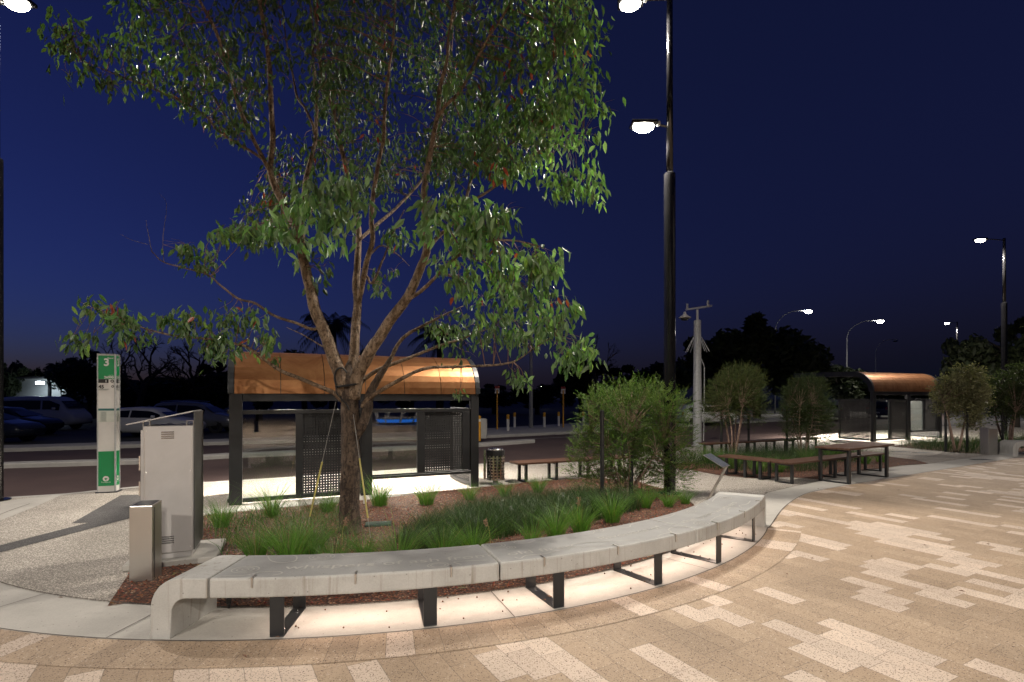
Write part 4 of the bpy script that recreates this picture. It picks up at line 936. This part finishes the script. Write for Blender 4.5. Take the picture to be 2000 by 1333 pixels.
# ------------------------------------------------------------------ grasses
def tussock_mesh(seed,n,h,spread,tone=1,dry=.05):
    r=random.Random(seed); m=MB()
    for _ in range(n):
        a=r.uniform(0,6.283); b=r.uniform(0,.10); L=h*r.uniform(.55,1.15); out=spread*1.25*r.uniform(.1,1.0)*L; w=r.uniform(.0020,.0036)
        k=r.uniform(.6,1.3)*tone; c=(.095*k,.21*k,.034*k)
        if r.random()<dry: c=(.28*k,.22*k,.09*k)
        elif r.random()<.2: c=(.13*k,.23*k,.04*k)
        m.col=c; dx,dy=math.cos(a),math.sin(a); tw=r.uniform(0,3.14); sx,sy=math.cos(tw)*w,math.sin(tw)*w
        vs=[]; droop=r.uniform(.2,1.0)
        for i in range(5):
            f=i/4; rr=b+out*f**1.5; z=L*(f-droop*.45*f**3); wd=(1-f*.92)
            vs+= [(dx*rr-sx*wd,dy*rr-sy*wd,z),(dx*rr+sx*wd,dy*rr+sy*wd,z)]
        m.add(vs,[(2*i,2*i+1,2*i+3,2*i+2) for i in range(4)])
    return m
def grasses():
    protos=[]
    for i,(n,h,s) in enumerate(((260,.52,.85),(340,.58,.85),(220,.46,.9),(300,.54,1.0),(200,.60,.75))):
        o=tussock_mesh(100+i,n,h,s).build('grass_tussock',GRASS,None,fix=False); protos.append([o,False])
    L=[(432,1030,0,1.1,'green grass tussock nearest the grey cabinet, at the left end of the bed'),(500,1100,1,1.0,'grass tussock against the bench back, left of the trunk'),(565,1108,1,1.15,'largest bright grass tussock left of the trunk, against the bench'),(530,1008,4,.95,'grass tussock before the left shelter post'),(650,1108,0,1.0,'grass tussock right in front of the gum trunk'),(640,1000,3,.85,'grass tussock under the mesh panel, left of the trunk'),
       (610,1085,2,1.1,'small grass tussock at the foot of the left guy wire'),(742,988,0,.95,'grass tussock under the shelter window, just right of the trunk'),(833,986,2,1.0,'grass tussock alone in gravel before the right shelter bay'),(918,977,2,.95,'grass tussock before the right shelter post'),(986,970,2,1.05,'grass tussock in front of the litter bin'),(1052,962,2,1.05,'grass tussock in front of the slim timber bench'),
       (712,1095,2,.9,'grass tussock beside the valve lid'),(778,1108,3,1.0,'grass tussock against the bench, right of the trunk'),(865,1098,1,1.05,'tall grass tussock behind the first bench joint'),(925,1086,3,.9,'grass tussock beside a dry seed stalk behind the bench'),(1040,1066,2,1.1,'grass tussock behind the words old fires'),(1085,1052,3,1.0,'grass tussock with pink seed heads behind the bench'),
       (1135,1040,0,.95,'yellowish grass tussock behind the middle of the bench'),(1195,1020,1,.85,'grass tussock below the left stake of the big shrub'),(1262,992,1,.9,'dense grass tussock below the big feathery shrub'),(1305,990,3,.85,'grass tussock below the black light pole'),(1338,984,2,.9,'rightmost grass tussock at the tip of the bed'),
       (1480,926,1,1.05,'strappy grass tussock inside the corner of the L shaped bench'),(1520,922,3,1.1,'bright grass tussock under the L shaped bench'),(1430,915,0,1.1,'grass tussock under the left arm of the L shaped bench'),(1385,905,3,1.1,'grass tussock behind the information sign'),(1575,905,0,1.2,'grass tussock left of the table'),(1625,900,1,1.2,'grass tussock seen between the table legs'),(1690,906,3,1.15,'grass tussock at the right tip of the second bed'),(1720,903,0,1.0,'outermost grass tussock on bare gravel right of the table legs')]
    for px,py,k,s,lab in L:
        pr=protos[k]
        if pr[1]: o=pr[0].copy(); col.objects.link(o)
        else: o=pr[0]; pr[1]=True
        tag(o,lab,'grass','grass tussocks in the beds'); p=P(px,py,.012); o.location=p; o.rotation_euler=(0,0,rnd.uniform(0,6.28)); s*=rnd.uniform(.78,1.25); o.scale=(s,s,s*rnd.uniform(.9,1.1))
    # low dark sedge covering the middle of the bed: uncountable
    def mass(name,poly,n,h,tone,label,spread=.6):
        m=MB(); pts=[P(*q) for q in poly]
        for _ in range(n):
            x,y=sample(pts); a=rnd.uniform(0,6.283); L_=h*rnd.uniform(.35,1.35)*(.6+.8*noise.noise(Vector((x*2.2,y*2.2,3)))**2+.25); out=L_*rnd.uniform(.2,spread)*1.3; w=rnd.uniform(.0022,.004); k=rnd.uniform(.5,1.3)*tone
            m.col=(.040*k,.088*k,.020*k) if rnd.random()<.93 else (.12*k,.12*k,.045*k); dx,dy=math.cos(a),math.sin(a); tw=rnd.uniform(0,3.14); sx,sy=math.cos(tw)*w,math.sin(tw)*w; vs=[]
            for i in range(4):
                f=i/3; vs+=[(x+dx*out*f**1.6-sx*(1-f*.9),y+dy*out*f**1.6-sy*(1-f*.9),.01+L_*(f-.25*f**3)),(x+dx*out*f**1.6+sx*(1-f*.9),y+dy*out*f**1.6+sy*(1-f*.9),.01+L_*(f-.25*f**3))]
            m.add(vs,[(2*i,2*i+1,2*i+3,2*i+2) for i in range(3)])
        tag(m.build(name,GRASS,None,fix=False),label,'grass',kind='stuff')
    mass('sedge',[(775,1062),(830,1030),(900,1005),(1000,985),(1150,975),(1240,985),(1250,1000),(1150,1022),(1050,1042),(960,1058),(880,1085),(800,1100)],17000,.36,.75,'low dark sedge filling the middle of the bed')
    mass('grass_fill',[(390,1022),(470,1010),(660,990),(690,1000),(700,1095),(560,1105),(440,1100),(420,1060)],1300,.40,1.5,'thin green grass scattered over the left part of the bed',.9)
    mass('grass_fill',[(1290,905),(1400,920),(1500,926),(1600,922),(1640,905),(1700,905),(1690,892),(1600,884),(1500,886),(1400,895)],7000,.5,.8,'mixed strappy grasses filling the second bed')
    mass('grass_fill',[(1755,874),(1800,880),(1870,886),(1940,889),(1960,882),(2100,868),(2100,855),(1950,862),(1780,868)],7000,.55,.7,'mixed strappy grasses filling the far right bed')
    # dry seed stalks
    for px,py,hh,lab in ((1128,1030,.42,'pinkish dry seed head rising behind the middle of the bench'),(958,1062,.30,'dry brown seed stalk behind the first bench joint'),(668,1066,.34,'pale seed stalk in front of the trunk')):
        t=thing('seed_stalk',lab,'seed stalk',P(px,py,.012),rnd.uniform(0,6),'dry seed stalks in the bed'); m=MB().tube(catmull([(0,0,0),(.02,0,hh*.6),(.06,.02,hh)],4),[.0025]*8+[.0015],5); m.build('stem',SLEEVE,t)
        s=MB()
        for i in range(26): q=rnd.uniform(.7,1.0); c=Vector((.06*q,.02*q,hh*q))+Vector((rnd.gauss(0,.012),rnd.gauss(0,.012),0)); s.box(-.006,.006,-.004,.004,-.01,.01,Matrix.Translation(c)@Matrix.Rotation(rnd.uniform(-1,1),4,'X'))
        s.build('seed_head',noisy('dry_seed',(.22,.11,.075),(.3,.17,.12),30,.8),t)
grasses()
# ------------------------------------------------------------------ shrubs
def shrub(name,label,base,blobs,n,L,stems,tone,mat=NEEDLE,leafy=False,barkm=None,seed=1,col0=(.075,.125,.022)):
    r=random.Random(seed); t=thing(name,label,'shrub',base); st=MB(); fo=MB()
    fork=[]
    for a,ra,h,lean in stems:
        top=Vector((math.cos(a)*lean,math.sin(a)*lean,h)); b0=Vector((math.cos(a)*.06,math.sin(a)*.06,0)); mid=b0.lerp(top,.5)+Vector((r.uniform(-.06,.06),r.uniform(-.06,.06),.05))
        pts=catmull([b0,mid,top],6); st.tube(pts,[ra*(1-.7*i/12) for i in range(13)],7); fork+=[(p,ra*(1-.7*i/12)) for i,p in enumerate(pts) if i>4]
    tot=sum(b[3]*b[4]*b[5] for b in blobs)
    for bx,by,bz,rx,ry,rz_ in blobs:
        k=int(n*rx*ry*rz_/tot)
        for _ in range(k):
            u=Vector((r.gauss(0,1),r.gauss(0,1),r.gauss(0,1))).normalized()*(r.random()**.42)*(1.22 if r.random()<.07 else 1)
            c=Vector((bx+u.x*rx,by+u.y*ry,bz+u.z*rz_))
            od=(Vector((u.x,u.y,u.z*.6+.35))).normalized()
            if r.random()<.10:
                p0,r0=min(fork,key=lambda q:(q[0]-c).length_squared); st.tube([p0,p0.lerp(c,.5)+Vector((0,0,.03)),c],[min(.012,r0*.6),.007,.003],4,False)
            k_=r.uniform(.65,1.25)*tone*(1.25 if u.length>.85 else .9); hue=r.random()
            if leafy:
                for _ in range(9):
                    d=(od+Vector((r.gauss(0,.7),r.gauss(0,.7),r.gauss(0,.6)))).normalized(); s=d.cross(Vector((r.gauss(0,1),r.gauss(0,1),r.gauss(0,1)))).normalized(); l=L*r.uniform(.6,1.2); p=c+Vector((r.gauss(0,.05),r.gauss(0,.05),r.gauss(0,.05)))
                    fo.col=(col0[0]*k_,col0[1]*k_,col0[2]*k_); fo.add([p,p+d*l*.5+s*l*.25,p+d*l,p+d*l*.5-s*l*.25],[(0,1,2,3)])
            else:
                d=(od+Vector((r.gauss(0,.35),r.gauss(0,.35),r.gauss(0,.3)))).normalized(); sl=L*r.uniform(2.0,3.6)
                e=c+d*sl
                for j in range(13):
                    f=j/12; p=c.lerp(e,f); dd=(d*.9+Vector((r.gauss(0,.55),r.gauss(0,.55),r.gauss(0,.5)))).normalized(); s=dd.cross(Vector((r.gauss(0,1),r.gauss(0,1),r.gauss(0,1)))).normalized()*.0042; l=L*r.uniform(.7,1.2)*(1-.35*f)
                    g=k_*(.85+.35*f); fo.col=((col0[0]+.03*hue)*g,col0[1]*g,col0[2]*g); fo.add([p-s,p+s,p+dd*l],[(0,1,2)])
    st.build('stems',barkm or PINKBARK,t,smooth=True,fix=False); fo.build('foliage',mat,t,fix=False); return t
B=P(1224,966); Y=B.y; s=Y/1050
def bl(px,py,w,h,dy=0,dd=None):  # blob given in the photo's pixels at the shrub's own distance
    return ((px-1224)*s,dy,(966-py)*s,w*s,(dd or w*.9)*s,h*s)
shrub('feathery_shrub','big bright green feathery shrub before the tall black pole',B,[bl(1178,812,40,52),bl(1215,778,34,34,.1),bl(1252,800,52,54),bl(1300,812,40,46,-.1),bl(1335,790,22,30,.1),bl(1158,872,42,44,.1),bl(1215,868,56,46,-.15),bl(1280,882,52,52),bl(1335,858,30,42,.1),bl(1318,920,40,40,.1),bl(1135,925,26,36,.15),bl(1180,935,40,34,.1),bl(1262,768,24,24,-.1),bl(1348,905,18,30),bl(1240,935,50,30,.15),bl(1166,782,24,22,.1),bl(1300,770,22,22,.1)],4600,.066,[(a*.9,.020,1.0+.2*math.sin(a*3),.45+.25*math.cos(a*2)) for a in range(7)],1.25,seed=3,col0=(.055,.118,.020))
B=P(1432,894); Y=B.y; s=Y/1050
def bl2(cx,cy): return lambda px,py,w,h,dy=0: ((px-cx)*s,dy,(cy-py)*s,w*s,w*.9*s,h*s)
b_=bl2(1432,894)
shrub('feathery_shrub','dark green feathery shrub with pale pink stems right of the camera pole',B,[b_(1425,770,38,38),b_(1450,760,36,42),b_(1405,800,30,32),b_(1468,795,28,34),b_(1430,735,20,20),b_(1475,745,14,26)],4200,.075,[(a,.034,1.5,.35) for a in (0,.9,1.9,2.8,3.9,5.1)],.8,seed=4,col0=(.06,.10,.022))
B=P(1568,890); s=B.y/1050; b_=bl2(1568,890)
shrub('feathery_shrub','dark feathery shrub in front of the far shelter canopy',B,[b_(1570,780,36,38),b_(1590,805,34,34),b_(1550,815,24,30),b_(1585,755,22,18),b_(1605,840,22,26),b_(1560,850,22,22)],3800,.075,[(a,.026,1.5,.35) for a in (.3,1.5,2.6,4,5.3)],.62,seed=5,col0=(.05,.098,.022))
B=P(1869,884); s=B.y/1050; b_=bl2(1869,884)
shrub('pale_leaved_shrub','pale olive leaved shrub at the right end of the far shelter',B,[b_(1880,770,42,40),b_(1855,760,30,30),b_(1905,780,28,38),b_(1890,730,28,18),b_(1845,795,22,24),b_(1915,735,16,14),b_(1900,825,22,20)],1600,.075,[(.2,.045,1.5,.45),(3.3,.04,1.6,.5),(1.7,.04,1.6,.3)],1.2,mat=NEEDLE,leafy=True,seed=6,col0=(.15,.145,.075))
B=P(1972,880); s=B.y/1050; b_=bl2(1972,880)
shrub('dark_leaved_shrub','dark leaved shrub cut off by the right edge above the concrete bench',B,[b_(1975,770,44,46),b_(2020,770,50,50),b_(1955,800,26,30),b_(1990,730,30,18)],1500,.08,[(.5,.05,1.4,.4),(2.6,.05,1.4,.4),(4.5,.05,1.3,.3)],.8,leafy=True,seed=8,col0=(.07,.095,.035))
# ------------------------------------------------------------------ far trees
def crown_mesh(seed,n,leaf,clumps=26,thin=0):
    r=random.Random(seed); m=MB(); cs=[]
    for _ in range(clumps):
        u=Vector((r.gauss(0,1),r.gauss(0,1),r.gauss(0,1))).normalized()*r.uniform(.25,.85); cs.append((Vector((u.x,u.y,u.z*.95)),r.uniform(.16,.36)))
    for _ in range(n):
        c,rad=r.choice(cs); u=Vector((r.gauss(0,1),r.gauss(0,1),r.gauss(0,1))).normalized()*r.random()**.5*rad
        p=c+u; d=Vector((r.gauss(0,1),r.gauss(0,1),r.gauss(0,1))).normalized(); s=d.orthogonal().normalized(); l=leaf*r.uniform(.6,1.4); k=r.uniform(.6,1.4)
        m.col=(.028*k,.042*k,.014*k); m.add([p-d*l,p+s*l*.5,p+d*l,p-s*l*.5],[(0,1,2,3)])
    return m
def far_trees():
    lib=[]
    for i in range(3):
        c=crown_mesh(40+i,5200,.075).build('crown',BGLEAF,None,fix=False); tr=MB(); tr.tube([(0,0,-2.2),(.02,0,-1),(.0,.03,0),(.03,0,.5)],[.09,.07,.05,.02],8)
        for a in range(5): tr.tube([(0,0,-.9+.2*a),(.3*math.cos(a*1.3),.3*math.sin(a*1.3),-.3+.15*a),(.6*math.cos(a*1.3),.6*math.sin(a*1.3),.1+.1*a)],[.035,.022,.008],6)
        lib.append((c.data,tr.build('trunk',BGBARK,None,smooth=True).data))
        for o in [x for x in bpy.data.objects if x.data in (c.data,lib[-1][1])]: bpy.data.objects.remove(o)
    def tree(lab,px,top,wpx,Y,k):
        p=W(px,776,Y); r=wpx/2*Y/1050; h=1.8+(776-top)/1050*Y-GZ; rz_=h*.44
        t=thing('background_tree',lab,'tree',(p.x,Y,GZ),rnd.uniform(0,6),'dark trees beyond the road')
        for nm,me in (('crown',lib[k][0]),('trunk',lib[k][1])):
            o=bpy.data.objects.new(nm,me); col.objects.link(o); o.parent=t; o.location=(0,0,h-rz_); o.scale=(r*1.08,r*1.08,rz_)
    for i,a in enumerate((('dark round tree at the far left above the parked cars',16,690,90,46),('small round dark tree left of the small far palm',82,706,44,62),('spiky dark tree behind the bus stop pylon',175,668,110,40),('dark tree low behind the bare branches, left part',245,716,170,44),('dark tree low behind the bare branches, right part',345,724,180,45),('dense dark tree at the left end of the copper roof',415,698,140,42),
        ('low dark tree behind the left half of the copper roof',505,694,170,44),('dark tree under the tall palm',595,668,150,44),('dark tree right of the tall palm',715,672,130,45),('dark tree behind the right half of the copper roof',805,690,150,46),('dark tree under the second palm',895,705,130,46),('low far tree just right of the near shelter',965,746,120,62),('low far tree behind the grey verge pole',1050,744,130,60),
        ('thin topped dark tree left of the feathery shrub',1135,690,130,50),('dark tree directly above the feathery shrub',1215,706,150,50),('dark tree left of the camera pole',1295,690,130,50),('dark tree right of the camera pole',1395,636,150,50),('broad tallest dark tree left of the lit street lights',1480,600,200,47),('dark tree under the first lit street light',1560,650,130,46),
        ('dark tree left of the far shelter canopy',1640,700,120,56),('low far tree line behind the far shelter roof',1725,730,170,84),('low far tree behind the pale leaved shrub',1800,728,150,84),('dark tree under the farthest lamp',1900,634,130,33),('large dark tree at the right edge of the photo',1985,606,160,32))): tree(*a,i%3)
    # palms
    def palm(lab,px,top,wpx,Y,seed):
        r=random.Random(seed); p=W(px,776,Y); s_=Y/1050; h=1.8+(776-top)*s_-GZ; R_=wpx/2*s_; t=thing('palm_tree',lab,'palm tree',(p.x,Y,GZ),0,'palms in silhouette')
        hc=h-R_*.75; MB().tube([(0,0,0),(.1,0,hc*.5),(0,0,hc)],[.35,.28,.25],9).build('trunk',BGBARK,t,smooth=True); m=MB()
        for i in range(46):
            a=r.uniform(0,6.283); e=r.uniform(-.5,1.4); L=R_*r.uniform(.9,1.15); pts=[]
            for j in range(9):
                f=j/8; ang=e-1.9*f*f*.8; pts.append(Vector((math.cos(a)*L*f*math.cos(e*.6)*.95,math.sin(a)*L*f*math.cos(e*.6)*.95,hc+L*(math.sin(e)*f-.75*f*f))))
            for j in range(8):
                m.col=(.02,.03,.012); d=(pts[j+1]-pts[j]).normalized(); sd=Vector((-math.sin(a),math.cos(a),0))
                for q in range(2):
                    p0=pts[j].lerp(pts[j+1],q/2)
                    for sg in (-1,1): e_=p0+(sd*sg*.5+d*.5-Vector((0,0,.55))).normalized()*L*.26*(1-.4*j/8); m.add([p0-d*.05,p0+d*.06,e_],[(0,1,2)])
        m.build('fronds',BGLEAF,t,fix=False)
    palm('tall palm in silhouette behind the left gum stem',650,582,150,42,1); palm('palm in silhouette behind the right gum branches',858,608,130,44,2); palm('small far palm above the white van',112,700,46,62,3)
    # leafless trees
    def bare(lab,px,top,wpx,Y,seed):
        r=random.Random(seed); p=W(px,776,Y); s_=Y/1050; h=1.8+(776-top)*s_-GZ; t=thing('bare_tree',lab,'tree',(p.x,Y,GZ),0,'leafless trees in silhouette'); m=MB()
        def grow(a,d,L,rad,dep):
            b=a+d*L; mid=a.lerp(b,.5)+Vector((r.gauss(0,.06),r.gauss(0,.06),r.gauss(0,.06)))*L; m.tube([a,mid,b],[rad,rad*.85,rad*.68],5 if dep>1 else 6,False)
            if dep>=7: return
            for _ in range(2 if r.random()<.6 else 3):
                nd=(d+Vector((r.gauss(0,.55),r.gauss(0,.55),r.gauss(.02,.32)))).normalized(); grow(b,nd,L*r.uniform(.66,.86),rad*.64,dep+1)
        base=m; grow(Vector((0,0,0)),Vector((.03,0,1)),h*.22,.26,0)
        zm=max(v[2] for v in m.v); xm=max(abs(v[0]) for v in m.v); kz=h/zm; kx=wpx/2*s_/xm; m.v=[(v[0]*kx,v[1]*kx,v[2]*kz) for v in m.v]
        m.build('branches',BGBARK,t,fix=False)
        MB().tube([(0,0,0),(.03,0,h*.1)],[.38,.3],8).build('trunk',BGBARK,t)
    bare('leafless tree in silhouette right of the bus stop pylon',275,640,200,38,5); bare('leafless tree in silhouette left of the copper roof',372,650,170,40,9); bare('sparse leafless tree above the feathery shrub',1165,655,100,46,12)
    t=thing('low_hedge','low hedge faintly lit behind the white hatchback','hedge',W(300,790,34)-Vector((0,0,1.35+.13))); c=crown_mesh(77,1500,.08,30); c.v=[(v[0]*2.2,v[1]*.5,v[2]*.35+.9) for v in c.v]; c.build('foliage',BGLEAF,t,fix=False); MB().tube([(-1,0,0),(-1,0,.8)],.05,6).build('stem',BGBARK,t)
far_trees()
# ------------------------------------------------------------------ vehicles
def car(label,loc,rz,paint,kind='hatch',group='cars parked across the road'):
    t=thing('parked_van' if kind=='van' else 'parked_car',label,'van' if kind=='van' else 'car',loc,rz,group)
    if kind=='van':   st=[(0,.45,.95,1.0,.80,.74),(.12,.32,1.12,1.45,.86,.74),(.6,.28,1.18,1.92,.88,.76),(2.0,.27,1.18,1.98,.88,.77),(3.5,.27,1.18,1.96,.88,.77),(4.1,.28,1.12,1.62,.87,.72),(4.5,.3,1.05,1.14,.85,.68),(4.75,.36,.86,.90,.80,.6),(4.85,.45,.70,.72,.72,.55)]; L=4.85; wb=(.85,3.75); win=[(.35,3.0),(3.1,4.05)]
    elif kind=='suv': st=[(0,.45,.9,1.0,.78,.66),(.1,.34,1.02,1.35,.85,.66),(.45,.28,1.05,1.64,.90,.68),(1.6,.26,1.05,1.70,.91,.70),(2.6,.26,1.03,1.62,.91,.68),(3.35,.27,1.0,1.10,.90,.7),(4.2,.3,.88,.93,.86,.66),(4.5,.4,.72,.75,.76,.55)]; L=4.5; wb=(.85,3.6); win=[(.4,1.5),(1.58,3.0)]
    else:             st=[(0,.42,.82,.90,.76,.60),(.12,.30,.95,1.12,.84,.62),(.6,.24,.95,1.40,.88,.62),(1.6,.22,.93,1.46,.89,.64),(2.4,.22,.92,1.40,.89,.63),(3.2,.23,.90,.98,.88,.66),(4.0,.26,.78,.82,.84,.64),(4.25,.36,.62,.65,.74,.55)]; L=4.25; wb=(.78,3.4); win=[(.45,1.45),(1.52,2.85)]
    def at(x):
        for a,b_ in zip(st,st[1:]):
            if a[0]<=x<=b_[0]:
                f=(x-a[0])/(b_[0]-a[0]); f=f*f*(3-2*f) if False else f; return [a[i]+(b_[i]-a[i])*f for i in range(6)]
        return list(st[-1])
    def ring(x):
        _,zb,zl,zr,wb_,wr=at(x); zr=max(zr,zl+.02)
        h=[(wb_*.86,zb),(wb_,zb+.12),(wb_*1.015,(zb+zl)*.5),(wb_*.98,zl-.03),(wb_*.95,zl),(wr+(wb_*.95-wr)*.25,zl+(zr-zl)*.72),(wr*.93,zr-.04*(1 if zr-zl>.2 else .2)),(wr*.6,zr)]
        return [Vector((x,-y,z)) for y,z in h]+[Vector((x,y,z)) for y,z in h[::-1]]
    xs=[i*L/34 for i in range(35)]
    MB().loft([ring(x) for x in xs]).build('body',paint,t,smooth=True)
    for sg in (-1,1):
        for a,b_ in win:
            m=MB(); n=10; v=[]
            for i in range(n+1):
                x=a+(b_-a)*i/n; _,zb,zl,zr,wb_,wr=at(x); 
                p0=Vector((x,sg*(wb_*.95+.006),zl+.03)); yt=wr+(wb_*.95-wr)*.25; p1=Vector((x,sg*(yt+.008),zl+max(.035,(zr-zl)*.70))); v+=[p0,p1]
            m.add(v,[(2*i,2*i+1,2*i+3,2*i+2) for i in range(n)]); m.build('side_window',CARGLASS,t)
        for wx in wb:
            M=Matrix.Translation((wx,sg*.80,.32))@Matrix.Rotation(R(90)*-sg,4,'X')
            wh=MB().lathe([(.2,-.06),(.30,-.09),(.325,-.06),(.325,.07),(.30,.10),(.2,.085)],20,M).build('wheel',RUBBER,t); rm=MB().lathe([(.205,.06),(.2,.09),(.06,.075),(0,.08)],12,M).build('rim',CHROME,wh)
            MB().lathe([(.37,-.02),(.37,.088),(.35,.09)],22,Matrix.Translation((wx,sg*.795,.34))@Matrix.Rotation(R(90)*-sg,4,'X')).build('wheel_arch',RUBBER,t)
        _,zb,zl,zr,wb_,wr=at(L-.12); MB().box(L-.3,L-.06,sg*wb_*.62-.12,sg*wb_*.62+.12,zl-.16,zl-.03).build('headlight',HEADL,t,bevel=.03)
        _,zb,zl,zr,wb_,wr=at(.06); MB().box(-.005,.12,sg*wb_*.85-.09,sg*wb_*.85+.09,zl-.18,zl+.08).build('tail_light',TAILL,t,bevel=.03)
        MB().box(win[-1][1]-.25,win[-1][1]-.1,sg*1.0-.08,sg*1.0+.08,at(2.8)[2]+.02,at(2.8)[2]+.16).build('mirror',paint,t,bevel=.03)
    x=win[-1][1]+.06; e=[s_ for s_ in st if s_[0]>x-.3]
    a=at(win[-1][1]-.1); b2=at(win[-1][1]+.35); 
    MB().add([(win[-1][1]-.06,-a[5]*.8,a[3]-.0),(win[-1][1]-.06,a[5]*.8,a[3]-.0),(win[-1][1]+.42,b2[4]*.8,b2[3]+.02),(win[-1][1]+.42,-b2[4]*.8,b2[3]+.02)],[(0,1,2,3)]).build('windscreen',CARGLASS,t)
    MB().add([(.09,-.5,at(.3)[3]-.22),(.09,.5,at(.3)[3]-.22),(-.0,.55,at(0)[2]+.1),(.0,-.55,at(0)[2]+.1)],[(0,1,2,3)]).build('rear_window',CARGLASS,t)
    MB().box(-.02,.02,-.25,.25,.5,.61).build('number_plate',WHITE,t)
    if kind!='van' and kind!='hatch':
        for sg in (-1,1): MB().tube([(.6,sg*.6,at(.6)[3]+.04),(1.5,sg*.62,at(1.5)[3]+.06),(2.6,sg*.6,at(2.6)[3]+.05)],.02,6).build('roof_rail',CHROME,t)
    return t
car('white hatchback parked between bus stop pylon and near shelter',P(186,856,GZ)+Vector((0,.9,0)),R(2),CARW)
car('second pale car with roof rails parked behind the white hatchback',P(226,851,GZ)+Vector((.3,2.6,0)),R(3),CARS,'suv')
car('white van parked at the far left',W(20,776,32)-Vector((.6,0,1.8-GZ)),R(2),CARW,'van')
car('dark sedan with glinting roof in front of the white van',W(-70,776,27)-Vector((0,0,1.8-GZ)),R(4),CARD)
car('dark blue car with pale headlamp at the left edge of the photo',W(-150,776,22.5)-Vector((0,0,1.8-GZ)),R(6),CARB)
car('white hatchback half hidden left of the far shelter',W(1540,776,46)-Vector((0,0,1.8-GZ)),R(20),CARW)
car('silver wagon seen from behind left of the far shelter',W(1622,776,43)-Vector((0,0,1.8-GZ)),R(52),CARS,'suv')
car('pale parked car just behind the camera pole',W(1322,776,36)-Vector((0,0,1.8-GZ)),R(15),CARW)
car('dark wagon seen through the far shelter glass',W(1712,776,48)-Vector((0,0,1.8-GZ)),R(40),CARD,'suv')
# ------------------------------------------------------------------ building at the far left
def building():
    t=thing('low_building','low grey building behind the parked cars at the far left','building',Vector((-52,46,GZ)))
    MB().box(0,14.2,0,8,1.45,3.5).build('wall',WALLM,t); MB().box(-.2,14.4,-.3,8.2,3.501,3.65).build('roof',CHAR,t); MB().box(.2,14.0,1.5,8,0,1.449).build('carport',CHAR,t)
    for x in (1,5,9,13.8): MB().box(x,x+.2,.1,.3,0,1.449).build('post',CHAR,t)
    for x in (4.5,): MB().box(x,x+1.2,-.02,.0,1.9,2.8).build('window',CARGLASS,t)
    p=W(78,748,44.6); q=thing('yard_lamp','bright white floodlight on a short post at the grey building','lamp',(W(97,748,44.6).x,44.6,GZ)); MB().box(-.09,.09,-.09,.09,0,p.z-GZ+.1).build('post',CHAR,q)
    dx=p.x-W(97,748,44.6).x; MB().bar((0,0,p.z-GZ+.1),(dx,0,p.z-GZ+.12),.06).build('arm',CHAR,q); MB().box(dx-.25,dx+.25,-.12,.12,p.z-GZ-.1,p.z-GZ+.1).build('floodlight',emit('flood_lens',(.85,.95,1),60),q)
    spot('yard_light',(p.x,44.2,p.z-.2),70,(.8,.93,1),160,.5,.15,(p.x,45,0))
building()
# ------------------------------------------------------------------ blue lit feature behind the viewpoint (mirrored in the shelter glass)
def feature():
    t=thing('blue_lit_seat','round seat with blue glowing rim and slanted timber posts, mirrored in the shelter glass','seat',Vector((13.6,-10.4,0)),0,None,.68)
    MB().lathe([(1.5,0),(2.0,.55),(2.1,.6),(2.1,.68),(0,.7)],30).build('base',BENCH,t); MB().lathe([(1.83,.25),(2.06,.54)],30).build('glow_band',BLUE,t)
    for i in range(9):
        a=i*.7; MB().tube([(1.9*math.cos(a),1.9*math.sin(a),.2),(2.5*math.cos(a)+.3,2.5*math.sin(a),1.7)],.09,8).build('post',WHITE,t)
feature()
